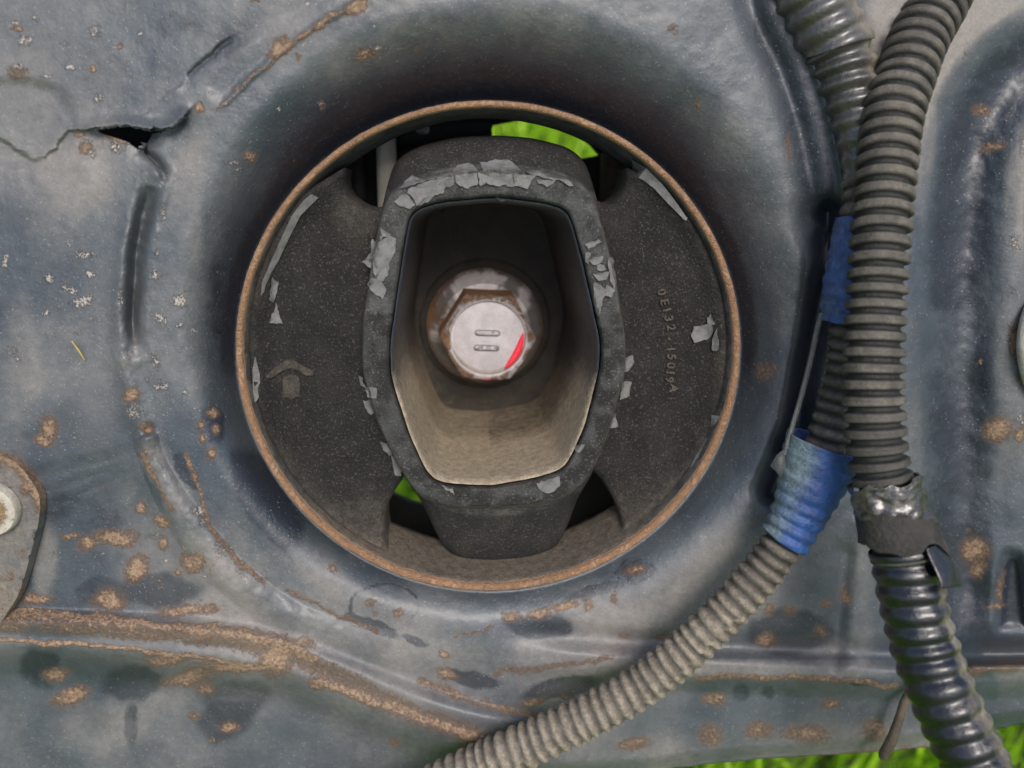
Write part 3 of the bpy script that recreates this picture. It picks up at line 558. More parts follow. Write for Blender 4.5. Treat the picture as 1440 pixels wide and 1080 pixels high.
# steel liner inside the frame
base = [cring(rO-3.0+jit(.6, 14, 30, rO), -2), cring(rO-5.0, -1.0), cring(rO-7, 2)]
b2 = cring(rO-7.5, 0); cen = P(*CC, 0)
for y_ in (6, 20, 50, 90, 130, 170, 210, 250, 290, 320, 346):
    b = b2.copy(); k = 1-.05*y_/346; b[:, 0] = cen[0]+(b[:, 0]-cen[0])*k; b[:, 2] = cen[2]+(b[:, 2]-cen[2])*k; b[:, 1] = y_; base.append(b)
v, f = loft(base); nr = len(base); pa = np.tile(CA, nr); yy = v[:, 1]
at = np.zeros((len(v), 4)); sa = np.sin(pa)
nz_ = fbm(pa*150, yy, 40, 31); at[:, 1] = np.clip(.98*sst(.25, .85, sa)*(1-.48*sst(60, 210, yy+70*(nz_-.5)))+.42*sst(-.2, .3, sa)*(np.cos(pa) < 0)*(1-.4*sst(140, 300, yy))+.32*sst(-.1, .4, sa)*(np.cos(pa) > 0)*(1-.8*sst(60, 200, yy))+.2*(nz_-.5), 0, 1); at[:, 0] = .3*(yy > 200); at[:, 3] = .8*(yy < 4)*(sa < .3)  # real dust on the floor; its fading upward and inward paints in shade
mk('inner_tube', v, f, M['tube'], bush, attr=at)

# paint flakes lifted from the frame and from the rubber skin
def cast(px, py, trees=None):
    d = P(px, py, 0.)-CAM; d /= np.linalg.norm(d); best = None
    for t in (trees or bvhs):
        h = t.ray_cast(Vector(CAM), Vector(d))
        if h[0] is not None and (best is None or h[3] < best[1]): best = (h[0][1], h[3])
    return best[0] if best else None
def flake(pts, mat_=None, lift=2.2, thick=1.3, curl=2.5):
    poly = densify(pts, 4.2); n = len(poly); c = np.mean(poly, 0); ref = cast(*c)
    if ref is None: ref = 60
    def dep(x, y):
        h = cast(x, y); h = ref if h is None else h
        return float(np.clip(h, ref-12, ref+12))
    poly = [(x+random.uniform(-1.15, 1.15), y+random.uniform(-1.15, 1.15)) for x, y in poly]
    rings = []
    for k, add in ((1.0, 0), (.55, -.35), (.0, -.6)):
        if k == 0: rings.append([(c[0], c[1], dep(*c)-lift)])
        else: rings.append([(c[0]+(x-c[0])*k, c[1]+(y-c[1])*k, dep(c[0]+(x-c[0])*k, c[1]+(y-c[1])*k)-lift-(curl*random.random() if k == 1 else .5)) for x, y in poly])
    vs = [tuple(P(x, y, z)) for r in rings for x, y, z in r]
    bk = [(a, b+thick, c_) for a, b, c_ in vs]; fs = []
    for i in range(n):
        j = (i+1) % n; fs.append((i, j, n+j, n+i)); fs.append((n+i, n+j, 2*n))
    o0 = len(vs); fs += [tuple(o0+q for q in reversed(t)) for t in list(fs)]
    for i in range(n): j = (i+1) % n; fs.append((j, i, o0+i, o0+j))
    mk('paint_flake', vs+bk, fs, mat_ or M['flake'], bush, sharp=35)
def tf(pts, ox, oy, s): return [(ox+x/s, oy+y/s) for x, y in pts]
A4 = [[(335, 440), (372, 470), (385, 505), (440, 480), (470, 452), (520, 438), (528, 400), (548, 412), (572, 398), (570, 352), (520, 356), (430, 378), (345, 412)], [(580, 345), (690, 335), (695, 398), (660, 402), (640, 420), (612, 405), (600, 400), (580, 385)], [(692, 335), (870, 340), (870, 405), (842, 402), (832, 392), (800, 402), (770, 398), (730, 386), (700, 400)],
 [(875, 340), (960, 348), (985, 352), (965, 372), (955, 392), (940, 415), (895, 402), (870, 402)], [(992, 366), (1085, 375), (1070, 392), (1045, 408), (1020, 392), (1000, 385)], [(1105, 372), (1165, 378), (1177, 405), (1150, 402), (1125, 388)],
 [(565, 322), (590, 300), (640, 285), (672, 300), (692, 325), (630, 334), (578, 342)], [(702, 284), (780, 270), (850, 272), (880, 292), (915, 325), (820, 328), (720, 328)], [(322, 378), (355, 352), (372, 374), (450, 366), (560, 346), (450, 368), (350, 398), (292, 418)], [(925, 328), (975, 322), (1005, 325), (1015, 350), (1100, 365), (1160, 374), (1080, 372), (960, 342)],
 [(190, 690), (238, 650), (275, 668), (270, 740), (242, 800), (240, 850), (215, 885), (178, 868), (176, 800)], [(152, 672), (186, 690), (180, 860), (148, 820), (106, 785), (148, 740)], [(150, 862), (205, 885), (230, 930), (212, 975), (180, 955), (150, 930), (132, 900)], [(200, 610), (255, 650), (215, 660), (196, 680)],
 [(270, 482), (310, 442), (345, 452), (375, 498), (345, 520), (300, 505)],
 [(1232, 700), (1300, 668), (1318, 680), (1250, 725)], [(1240, 775), (1330, 750), (1318, 788), (1275, 805)], [(1272, 850), (1358, 835), (1345, 878), (1300, 880)], [(1280, 888), (1345, 925), (1318, 1000), (1302, 1068), (1278, 1000)], [(1350, 770), (1376, 766), (1392, 885), (1376, 925), (1358, 860)], [(1340, 905), (1386, 925), (1370, 965), (1338, 955)], [(1238, 735), (1262, 745), (1250, 800), (1236, 780)], [(1290, 800), (1330, 800), (1340, 828), (1300, 832)]]
for p in A4: flake(tf(p, 480, 150, 3.6))
A3 = [[(72, 506), (88, 512), (104, 560), (84, 545)], [(100, 552), (150, 556), (146, 600), (112, 602)], [(90, 612), (142, 604), (146, 660), (122, 672), (100, 640)], [(163, 782), (190, 790), (218, 832), (205, 846), (180, 818)], [(210, 842), (235, 850), (255, 900), (252, 926), (226, 924)],
 [(1195, 432), (1230, 415), (1236, 448), (1210, 485), (1192, 490)], [(1190, 530), (1225, 530), (1216, 590), (1174, 606)], [(1132, 680), (1158, 664), (1166, 725), (1124, 732)], [(820, 962), (920, 930), (922, 970), (875, 1005), (842, 992)], [(420, 966), (470, 984), (476, 1000), (440, 988)], [(986, 800), (1030, 795), (1006, 834), (985, 826)]]
for p in A3: flake(tf(p, 480, 360, 3))
AR = [[(525, 942), (575, 932), (612, 930), (620, 960), (590, 1005), (525, 1020), (514, 980)], [(616, 992), (640, 950), (642, 1058), (610, 1055)], [(585, 905), (608, 878), (625, 935), (600, 935)], [(232, 152), (265, 190), (262, 235), (236, 215)], [(470, 425), (498, 428), (490, 440)]]
for p in AR: flake(tf(p, 820, 180, 3.375), lift=3)
AL = [[(125, 470), (150, 490), (132, 575), (114, 560)], [(140, 572), (166, 655), (114, 656)]]
for p in AL: flake(tf(p, 340, 230, 2.92), lift=3)
# skin peeling from the ring, as narrow curved strips
skins = [tf([(285, 125), (315, 140), (270, 185), (240, 215), (215, 265), (190, 315), (150, 400), (120, 450), (98, 500), (90, 530), (78, 545), (82, 490), (120, 400), (165, 300), (205, 215), (250, 155)], 340, 230, 2.92),
 tf([(54, 790), (72, 860), (76, 895), (66, 925), (70, 960), (54, 985), (46, 940), (44, 850)], 340, 230, 2.92),
 tf([(122, 672), (160, 676), (150, 720), (110, 790), (60, 870), (28, 932), (8, 942), (30, 890), (80, 800), (118, 730)], 960, 360, 3),
 tf([(172, 588), (190, 585), (188, 620), (178, 652), (162, 650)], 960, 360, 3),
 tf([(230, 150), (300, 190), (380, 270), (440, 350), (495, 430), (470, 425), (400, 355), (340, 290), (290, 250), (262, 238)], 820, 180, 3.375)]
for p in skins:
    poly = densify(p, 8)
    # follow the lining: depth grows toward the middle
    
    r = geometry.delaunay_2d_cdt([Vector(q_) for q_ in poly], [(i, (i+1) % len(poly)) for i in range(len(poly))], [], 1, 1e-4)
    v2 = np.array([tuple(x) for x in r[0]]); dp = np.array([min(12+max(0, (337-ellr(*q_)))*2.6, 999) for q_ in v2]); dp = np.array([min(z_, (cast(*q_) or 60)) for z_, q_ in zip(dp, v2)])-3
    fr = P(v2[:, 0], v2[:, 1], dp); n0 = len(fr); fs = [tuple(t) for t in r[2]]
    bk = fr.copy(); bk[:, 1] += 2.5; fs2 = [tuple(n0+q for q in reversed(t)) for t in fs]
    ed = [(i, (i+1) % n0) for i in range(n0)]
    mk('paint_flake', np.vstack([fr, bk]), fs+fs2+[(b, a, n0+a, n0+b) for a, b in ed], M['flake'], bush, sharp=35)

# moulded arrow and part number
def raised(name, pts_list, h=3.0, mat_=None, bev=1.4, lab=None):
    vs, fs = [], []
    for pts in pts_list:
        p = np.array(pts, float); n = len(p); c = p.mean(0)
        tri = geometry.delaunay_2d_cdt([Vector(q_) for q_ in p], [(i, (i+1) % n) for i in range(n)], [], 1, 1e-5)
        lo = [P(x, y, (cast(x, y, bvhs[:2]) or LOBE_Y)+1) for x, y in p]
        t = np.roll(p, -1, 0)-np.roll(p, 1, 0); nn = np.stack([-t[:, 1], t[:, 0]], 1); nn /= np.linalg.norm(nn, axis=1)[:, None]+1e-9
        area = .5*np.sum(p[:, 0]*np.roll(p[:, 1], -1)-np.roll(p[:, 0], -1)*p[:, 1]); nn *= (1 if area > 0 else -1)
        pi = p+nn*bev
        hi = [P(x, y, (cast(x, y, bvhs[:2]) or LOBE_Y)-h) for x, y in pi]
        b0 = len(vs); vs += lo+hi
        for i in range(n): j = (i+1) % n; fs.append((b0+i, b0+j, b0+n+j, b0+n+i))
        fs += [tuple(b0+n+q for q in t_) for t_ in tri[2] if max(t_) < n]
    o = mk(name, vs, fs, mat_ or M['rubber'], bush, attr=np.tile([0, .52, 0, 0], (len(vs), 1)), sharp=50)
    if lab: o['label'] = lab
    bm = bmesh.new(); bm.from_mesh(o.data); bmesh.ops.recalc_face_normals(bm, faces=bm.faces); bm.to_mesh(o.data); bm.free(); return o
ARW = lambda pts: tf(pts, 340, 230, 2.92)
raised('moulded_arrowhead', [ARW([(94, 872), (138, 832), (183, 804), (214, 804), (254, 828), (298, 852), (294, 874), (262, 874), (228, 852), (200, 844), (166, 856), (128, 882), (102, 888)]),
        ARW([(160, 872), (198, 856), (240, 866), (250, 900), (248, 962), (205, 976), (160, 966), (156, 905)])][:1], h=4.5, lab='raised arrowhead pointing up')
raised('moulded_arrow_stem', [ARW([(168, 876), (198, 862), (234, 870), (242, 900), (240, 958), (222, 962), (205, 976), (190, 962), (168, 964), (164, 905)])], h=3.4)
def text_mesh(ch):
    cu = bpy.data.curves.new('t', 'FONT'); cu.body = ch; cu.size = 1; cu.resolution_u = 3; cu.fill_mode = 'NONE' if False else 'BOTH'; cu.align_x = 'CENTER'; cu.align_y = 'CENTER'; cu.extrude = .05; cu.bevel_depth = .03; cu.bevel_resolution = 1
    o = link(bpy.data.objects.new('t', cu)); dg = bpy.context.evaluated_depsgraph_get(); dg.update()
    me = o.evaluated_get(dg).to_mesh(); v_ = np.array([tuple(v.co) for v in me.vertices]); f_ = [tuple(p.vertices) for p in me.polygons]
    bpy.data.objects.remove(o); bpy.data.curves.remove(cu); return v_, f_
for ch, cx_, cy_, rot in (('0', 930, 411, -14), ('E', 934, 425, -12), ('1', 937, 436, -14), ('3', 940, 448, -8), ('2', 943, 461, -6), ('-', 942, 476, -2), ('1', 943, 491, -4), ('5', 944, 502, 0), ('0', 943, 514, 0), ('1', 942, 524, 2), ('9', 941, 534, 4), ('A', 947, 546, 6)):
    v_, f_ = text_mesh(ch); a = math.radians(90+rot); sz = 16.5
    x = v_[:, 0]*sz*1.05; y = -v_[:, 1]*sz
    px_ = cx_ + x*math.cos(a)-y*math.sin(a); py_ = cy_ + x*math.sin(a)+y*math.cos(a)
    d0 = cast(cx_, cy_, bvhs[:2]) or LOBE_Y
    pts = P(px_, py_, d0-2.4-v_[:, 2]*sz)
    mk('raised_character', pts, f_, M['rubber'], bush, attr=np.tile([0, .8, 0, 0], (len(pts), 1)), sharp=40)
# small casting burr under the top edge of the opening
burr = [(694, 274), (722, 274), (716, 280), (706, 284), (700, 281)]
flake(burr, M['core'], lift=.5, thick=4)

# ---------------------------------------------------------------- bolt and its seat
seat = thing('mounting_boss', 'brown dusty round boss behind the bolt at the bottom of the hexagonal tube', 'mounting boss', tuple(P(690, 470, 400)))
def disc_rings(cx, cy, spec, n=96, shape=None):
    an = np.linspace(0, 2*math.pi, n, endpoint=False); rs = []
    for r, y in spec:
        c = P(cx, cy, 0.) if False else np.array(CEN)
        rr = r*(shape(an) if shape is not None else 1)*np.ones(n)
        rs.append(np.stack([c[0]+rr*np.cos(an), np.full(n, float(y)), c[2]+rr*np.sin(an)], 1))
    return rs
CEN = P(683.5, 467, 265)
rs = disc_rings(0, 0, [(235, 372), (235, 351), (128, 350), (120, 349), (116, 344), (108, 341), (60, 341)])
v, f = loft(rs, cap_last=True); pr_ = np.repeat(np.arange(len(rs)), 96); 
at = np.zeros((len(v), 4)); at[:, 1] = np.clip(.0+.5*sst(70, 135, -(v[:, 2]-CEN[2]))+.5*(v[:, 0] < CEN[0]-95)*(v[:, 2] < CEN[2]+55), 0, .85); at[:, 0] = .15  # dust edge follows the tube top's shadow line, painted into the plate
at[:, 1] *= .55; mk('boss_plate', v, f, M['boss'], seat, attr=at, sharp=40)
CEN = P(682, 463, 300)
bolt = thing('flange_bolt', 'hexagon flange bolt with two raised bars and red paint dab inside the centre tube', 'bolt', tuple(CEN+np.array([0, 40, 0])))
k300 = (F+300)/F*1.02
rs = disc_rings(0, 0, [(76*k300, 342), (80*k300, 338), (81*k300, 328), (78*k300, 321), (73*k300, 315), (66*k300, 308), (62*k300, 303), (50*k300, 300)])
v, f = loft(rs, cap_last=True); an = np.arctan2(v[:, 2]-CEN[2], v[:, 0]-CEN[0])
at = np.zeros((len(v), 4)); fn = fbm(v[:, 0], v[:, 2], 14, 14)
rr_ = np.hypot(v[:, 0]-CEN[0], v[:, 2]-CEN[2])/k300; at[:, 0] = .1+.38*sst(74, 80, rr_)+.2*sst(.5, .7, fn)+.3*np.exp(-((an-2.9)/.4)**2); at[:, 3] = .75*sst(.35, .6, fbm(v[:, 0], v[:, 2], 22, 15)+.15*(np.sin(an) < .2)); at[:, 1] = np.clip(.25+.75*sst(.2, -.6, np.sin(an)), 0, 1)
mk('flange', v, f, M['zinc'], bolt, attr=at, sharp=30)
# hexagonal head: flats at top and bottom of the picture, chamfered to a circle, dished cap
CENB = CEN.copy(); CEN = P(686.5, 476, 232); CEN[1] = 0; CF = CEN.copy(); CB = CENB
def hexr(an, rc):
    a = (an+math.pi/6) % (math.pi/3)-math.pi/6
    a0 = (an) % (math.pi/3); ap = rc*math.cos(math.pi/6)
    return ap/np.cos(((an) % (math.pi/3))-math.pi/6)
n = 144; an = np.linspace(0, 2*math.pi, n, endpoint=False)-.05; RCn = 66*k300*.965; hx = hexr(an+.05, RCn); inr = RCn*math.cos(math.pi/6)
rs = []
for k, y in ((1, 318), (1, 300), (1, 270), (1, 250)):
    c = CF+(CB-CF)*((y-232)/75)*.75; rs.append(np.stack([c[0]+hx*np.cos(an), np.full(n, float(y)), c[2]+hx*np.sin(an)], 1))
for lim, y in ((1.16, 247), (1.12, 242), (1.06, 237.5), (1.0, 234), (.95, 232), (.90, 231), (.885, 232), (.87, 236), (.86, 239)):
    r = np.minimum(hx, inr*lim); rs.append(np.stack([CF[0]+r*np.cos(an), np.full(n, float(y)), CF[2]+r*np.sin(an)], 1))
v, f = loft(rs, cap_last=True); pr_ = np.repeat(np.arange(len(rs)), n); aa = np.tile(an, len(rs)); fn = fbm(v[:, 0], v[:, 2]+v[:, 1], 16, 24)
at = np.zeros((len(v), 4))
at[:, 0] = np.clip(.5*(pr_ >= 2)*(pr_ < 9)*sst(.38, .6, fn)+.6*(pr_ >= 1)*(pr_ <= 4)+.3*(pr_ >= 5)*(pr_ <= 8)+.75*np.exp(-(((aa-3.2))/.22)**2)*(pr_ > 3)*(pr_ < 10)+.35*(pr_ < 3), 0, 1); at[:, 1] = np.where(pr_ < 4, .7, .12)+.5*(pr_ > 10)*(np.sin(aa) < -.3)
at[:, 2] = .6*(pr_ > 5)*(pr_ < 11)*(np.sin(aa) > 0)  # upper half of the rim painted paler as a highlight
mk('hex_head', v, f, M['zinc'], bolt, attr=at, sharp=30)
r = inr*.858; jj = 1+.012*(np.random.RandomState(3).rand(n)-.5)
rs = [np.stack([CF[0]+r*k*jj*np.cos(an), np.full(n, y), CF[2]+1.5+r*k*jj*np.sin(an)], 1) for k, y in ((.97, 239.5), (.965, 236.6), (.94, 235.8), (.5, 235.2))]
v, f = loft(rs, cap_last=True); mk('head_cap', v, f, M['cap'], bolt, sharp=40)
def pill(cx, cy, w_, h_, y, t, rot=0):
    a = np.concatenate([np.linspace(-math.pi/2, math.pi/2, 9), np.linspace(math.pi/2, 3*math.pi/2, 9)]); sx = np.where(np.arange(18) < 9, 1, -1)
    rs = []
    for k, yy_ in ((1.75, y+t), (1.5, y+5.0), (1.15, y+4.6), (1, y+3.2), (1, y+.5), (.8, y), (.4, y-.3)):
        x = sx*(w_-h_)/2+np.cos(a)*h_/2*k; z = np.sin(a)*h_/2*k; rs.append(P(cx+x*math.cos(rot)-z*math.sin(rot), cy+x*math.sin(rot)+z*math.cos(rot), np.full(18, float(yy_))))
    return loft(rs, cap_last=True)
for cx, cy in ((685.5, 468.5), (684, 489.5)):
    v, f = pill(cx, cy, 33, 5.8, 229.8, 8, .03); at = np.zeros((len(v), 4)); at[:18*3, 3] = 1; at[18*4:, 2] = .5; mk('grade_bar', v, f, M['cap'], bolt, attr=at, sharp=50)
aa = np.linspace(math.radians(-62), math.radians(8), 40); rs = []
wd = np.sin(np.linspace(0, math.pi, 40))**.6*6.5+.6; R1 = inr*.872
for k, y in ((0, 233.6), (.35, 232.8), (.75, 233.2), (1, 234.9)):
    rr = R1-2-k*wd*1.6; rs.append(np.stack([CF[0]+rr*np.cos(aa), np.full(40, y-.6), CF[2]+rr*np.sin(aa)], 1))
base_ = rs[-1].copy(); base_[:, 1] += 4; rs.append(base_); b0 = rs[0].copy(); b0[:, 1] += 5; rs.insert(0, b0)
v, f = loft(rs, closed_ring=False); mk('paint_mark', v, f, M['red'], bolt)
aa = np.linspace(math.radians(-102), math.radians(-86), 12)
rs = [np.stack([CF[0]+(inr*q_)*np.cos(aa), np.full(12, y), CF[2]+(inr*q_)*np.sin(aa)], 1) for q_, y in ((1.035, 239), (1.0, 234.6), (.97, 232))]
v, f = loft(rs, closed_ring=False); mk('paint_mark', v, f, M['red'], bolt)

# ---------------------------------------------------------------- hoses
def to_world(path):                # (px, py, depth, apparent radius) -> position and true radius
    p = np.array(path, float); c = P(p[:, 0], p[:, 1], p[:, 2]); return np.column_stack([c, p[:, 3]*(F+p[:, 2])/F])
class Sweep:
    def __init__(s, path, step=1.6):
        c = catmull(to_world(path), step); d = np.linalg.norm(np.diff(c[:, :3], axis=0), axis=1); s.s = np.concatenate([[0], np.cumsum(d)])
        n = int(s.s[-1]/step); u = np.linspace(0, s.s[-1], n); s.c = np.stack([np.interp(u, s.s, c[:, k]) for k in range(3)], 1); s.r = np.interp(u, s.s, c[:, 3]); s.s = u
        t = np.gradient(s.c, axis=0); t /= np.linalg.norm(t, axis=1)[:, None]; s.t = t
        N = np.array([0, -1., 0]) - t*(t@np.array([0, -1., 0]))[:, None]; N /= np.linalg.norm(N, axis=1)[:, None]; s.N = N; s.B = np.cross(t, N)
        q = s.c-CAM; z = q@fw; s.px = 720+F*(q@rt)/z; s.py = 540-F*(q@up)/z
    def at_y(s, y): return s.s[int(np.argmin(np.abs(s.py-y)))]
    def surf(s, s0, s1, dr, na=56, ds=1.6, a0=0, a1=2*math.pi, edge0=None, edge1=None, rscale=None):
        closed = abs(a1-a0-2*math.pi) < 1e-6; an = np.linspace(a0, a1, na, endpoint=not closed); n = max(3, int((s1-s0)/ds)); tt = np.linspace(0, 1, n)
        E0 = s0+(edge0(an) if edge0 else 0*an); E1 = s1+(edge1(an) if edge1 else 0*an)
        SS = E0[None]+(E1-E0)[None]*tt[:, None]; AA = np.broadcast_to(an, SS.shape)
        def I(a): return np.stack([np.interp(SS, s.s, a[:, k]) for k in range(3)], -1)
        r = np.interp(SS, s.s, s.r); rad_ = r+dr(SS, AA, r)
        v = I(s.c)+(I(s.N)*np.cos(AA)[..., None]+I(s.B)*np.sin(AA)[..., None])*rad_[..., None]
        vv, f = loft(list(v), closed_ring=closed); return vv, f, SS.ravel(), AA.ravel()
def corr(ph, gap=.34, soft=.10, groove=.0):
    x = ph % 1.0; top = sst(gap-soft, gap+soft, x*1.0)*sst(1.0, 1.0-soft*1.2, x) 
    return top - groove*np.exp(-((x-.64)/.045)**2)
# front hose
A = Sweep([(1470, -420, 60, 37), (1400, -200, 45, 37), (1352, -70, 22, 37), (1322, 0, 0, 38), (1292, 55, -22, 38.5), (1272, 111, -46, 39), (1255, 167, -68, 39.5), (1244, 260, -98, 40), (1237, 350, -122, 40), (1231, 450, -142, 41), (1228, 540, -158, 43), (1232, 620, -172, 43), (1242, 680, -184, 43), (1257, 730, -196, 44), (1272, 790, -210, 48), (1284, 850, -225, 49), (1300, 910, -240, 50), (1322, 970, -262, 51), (1350, 1030, -282, 52), (1378, 1085, -300, 53), (1420, 1160, -330, 54), (1480, 1300, -370, 56), (1540, 1500, -400, 57)])
hoseA = thing('corrugated_hose', 'thick black corrugated hose running top to bottom, lower end wrapped in shiny black tape', 'cable hose', tuple(A.c[-1]))
pitchA = 19.6; cutA = A.at_y(752)
wobA = lambda s: 1.2*(vnoise(s, s*0, 60, 3)-.5)
def drA(s, a, r):
    ph = s/pitchA+wobA(s)*.25+.02*np.sin(a*2); c = corr(ph, .32, .13, .12)
    return -r*.20*(1-c)+.8*(fbm(s, a*40, 16, 7, 2)-.5)
v, f, ss, aa = A.surf(0, cutA+40, drA, 64, 1.45)
c = corr(ss/pitchA+wobA(ss)*.25+.02*np.sin(aa*2), .32, .13); nse = fbm(ss, aa*40, 30, 8)
low = sst(A.at_y(560), A.at_y(640), ss)
at = np.zeros((len(v), 4)); at[:, 1] = np.clip(c*(.34+.7*(nse-.4)+.1*np.cos(aa))*(1-.55*low), 0, .95); at[:, 3] = np.clip((1-c)*1.2+.35*low*sst(.4, .6, nse), 0, 1)  # dust on the ribs; shade between them painted into the colour
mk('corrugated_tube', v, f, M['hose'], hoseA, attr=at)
pit2 = 23.5
def drG(s, a, r):
    c = .5+.5*np.cos(2*math.pi*(s/pit2+.12*np.sin(a+.6)+.10*vnoise(s, a*8, 50, 5)))
    return r*.03 - r*.10*(1-c**.8)+1.8*(fbm(s, a*40, 22, 9, 3)-.5)
v, f, ss, aa = A.surf(A.at_y(770), A.s[-1], drG, 64, 1.6)
at = np.zeros((len(v), 4)); side = sst(.30, .75, -np.sin(aa)*1.0)
g = A.B[int(np.argmin(np.abs(A.py-900)))]; sgn = 1 if g[0] > 0 else -1       # +B points right or left in the picture
right = sst(.15, .75, sgn*np.sin(aa)+.35*(fbm(ss, aa*40, 26, 18)-.5)*2)
at[:, 1] = np.clip(right*(.1+1.1*fbm(ss, aa*40, 20, 19)), 0, .9)
mk('shiny_tape_wrap', v, f, M['gloss'], hoseA, attr=at)
# torn older tape: crumpled collar, big worn flap, black loose flap
def shell(sw, name, s0, s1, a0, a1, dr, mat_, parent, e0=None, e1=None, attr=None, th=1.6, na=50, ds=1.8, lab=None):
    v, f, ss, aa = sw.surf(s0, s1, dr, na, ds, a0, a1, e0, e1)
    at = attr(ss, aa) if attr else None
    o = mk(name, v, f, mat_, parent, attr=at); m = o.modifiers.new('thickness', 'SOLIDIFY'); m.thickness = th*S; m.offset = 1
    if lab: o['label'] = lab
    return o
yA = A.at_y
def zz_(amp, sc, seed): return lambda a: amp*2*(fbm(a*40, a*0, sc, seed)-.5)
shell(A, 'crumpled_tape', yA(676), yA(728), -2.2*1, 2.4, lambda s, a, r: 2+17*(fbm(s*1.0, a*38, 14, 40, 4)-.42)+6*np.exp(-((a-sgn*1.1)/.5)**2)*fbm(s, a*30, 12, 41), M['flap'], hoseA, zz_(9, 18, 42), lambda a: 14*sgn*np.sin(a)+16*(fbm(a*40, a*0, 14, 43)-.5), lambda s, a: np.stack([0*s, .3*fbm(s, a*40, 18, 44), 0*s, .45*sst(.58, .68, fbm(s, a*40, 12, 46))], 1))
shell(A, 'torn_tape_flap', yA(722), yA(782), -2.6, 2.6, lambda s, a, r: 5.5+3.0*(fbm(s, a*38, 30, 50, 3)-.5)+.10*(s-yA(722)), M['torn'], hoseA, lambda a: 17*sgn*np.sin(a)+7*(fbm(a*40, a*0, 16, 51)-.5), lambda a: 26*sgn*np.sin(a)-30*np.exp(-((a-.45*sgn)/.5)**2)+10*(fbm(a*40, a*0, 14, 52)-.5), lambda s, a: np.stack([0*s, .5*(fbm(s, a*40, 30, 54)-.25)*(1+sgn*np.sin(a)), 0*s, .45*(1-sgn*np.sin(a))*fbm(s, a*40, 24, 55)], 1))
shell(A, 'loose_tape_end', yA(764), yA(812), min(sgn*.2, sgn*2.3), max(sgn*.2, sgn*2.3), lambda s, a, r: 7+9*sst(yA(764), yA(812), s)+2*(fbm(s, a*38, 14, 57)-.5), M['gloss'], hoseA, None, lambda a: 14*sgn*np.sin(a)+9*(fbm(a*40, a*0, 10, 58)-.5), None)

# second hose, behind
Bp = [(980, -420, 0, 44), (1050, -220, 0, 44), (1108, -70, 0, 44), (1143, 0, -2, 44), (1163, 40, -4, 44), (1181, 76, -6, 43), (1193, 118, -10, 39), (1207, 178, -22, 34), (1216, 240, -36, 30), (1214, 300, -52, 31), (1205, 380, -54, 33), (1197, 470, -58, 31), (1185, 545, -62, 31), (1163, 625, -68, 32), (1138, 690, -74, 32), (1106, 755, -78, 31), (1062, 815, -80, 33), (1003, 878, -80, 33), (937, 938, -78, 34), (870, 984, -74, 34), (800, 1020, -70, 35), (730, 1052, -66, 36), (650, 1088, -56, 36), (560, 1130, -50, 34), (430, 1190, -50, 34), (260, 1290, -60, 34), (150, 1400, -60, 34)]
B = Sweep(Bp); yB = B.at_y; gb = B.B[int(np.argmin(np.abs(B.py-380)))]; sgb = 1 if gb[0] > 0 else -1
hoseB = thing('taped_cable_hose', 'thinner dusty corrugated hose with two blue tape bands, curving to the lower left', 'cable hose', tuple(B.c[-1]))
pb = 17.6
def drB(s, a, r):
    ph = s/pb+.10*np.sin(a+.5)+.6*(fbm(s, a*9, 45, 6, 2)-.5); c = (.5+.5*np.cos(2*math.pi*ph))**.7
    return -r*.17*(1-c)+2.4*(fbm(s, a*34, 15, 16, 3)-.5)
v, f, ss, aa = B.surf(yB(255), B.s[-1], drB, 56, 1.5)
ph = ss/pb+.10*np.sin(aa+.5)+.6*(fbm(ss, aa*9, 45, 6, 2)-.5); c = (.5+.5*np.cos(2*math.pi*ph))**.7
at = np.zeros((len(v), 4)); lowb = sst(yB(740), yB(900), ss)
at[:, 1] = np.clip((.35+.65*c)*(.1+.45*lowb+.5*fbm(ss, aa*34, 26, 17)), 0, .95); at[:, 3] = np.clip((1-c)*(.8-.55*lowb), 0, 1)  # rib gaps darkened in the colour as painted shade
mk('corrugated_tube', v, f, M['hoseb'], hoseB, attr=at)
def drT(s, a, r):
    c = .5+.5*np.cos(2*math.pi*(s/25.5+.18*np.sin(a+.2)))
    return -r*.13*(1-c)*sst(yB(290), yB(120), s)-r*.05*(1-c)+1.6*(fbm(s, a*34, 22, 26, 3)-.5)-3*sst(yB(170), yB(255), s)*(vnoise(s, a*12, 14, 27))
v, f, ss, aa = B.surf(0, yB(262), drT, 60, 1.6)
at = np.zeros((len(v), 4)); c = .5+.5*np.cos(2*math.pi*(ss/25.5+.18*np.sin(aa+.2)))
rightb = sst(-.1, .8, sgb*np.sin(aa)); at[:, 1] = np.clip(rightb*.75*sst(.1,.9,fbm(ss, aa*34, 34, 28)+.25)+.3*(fbm(ss, aa*34, 24, 29)-.55)+.12*c*rightb, 0, .9); at[:, 3] = np.clip((1-c)*.55*(1-.5*rightb), 0, 1)  # dust to the right; hollows between folds carry painted shade
mk('black_tape_wrap', v, f, M['tape'], hoseB, attr=at)
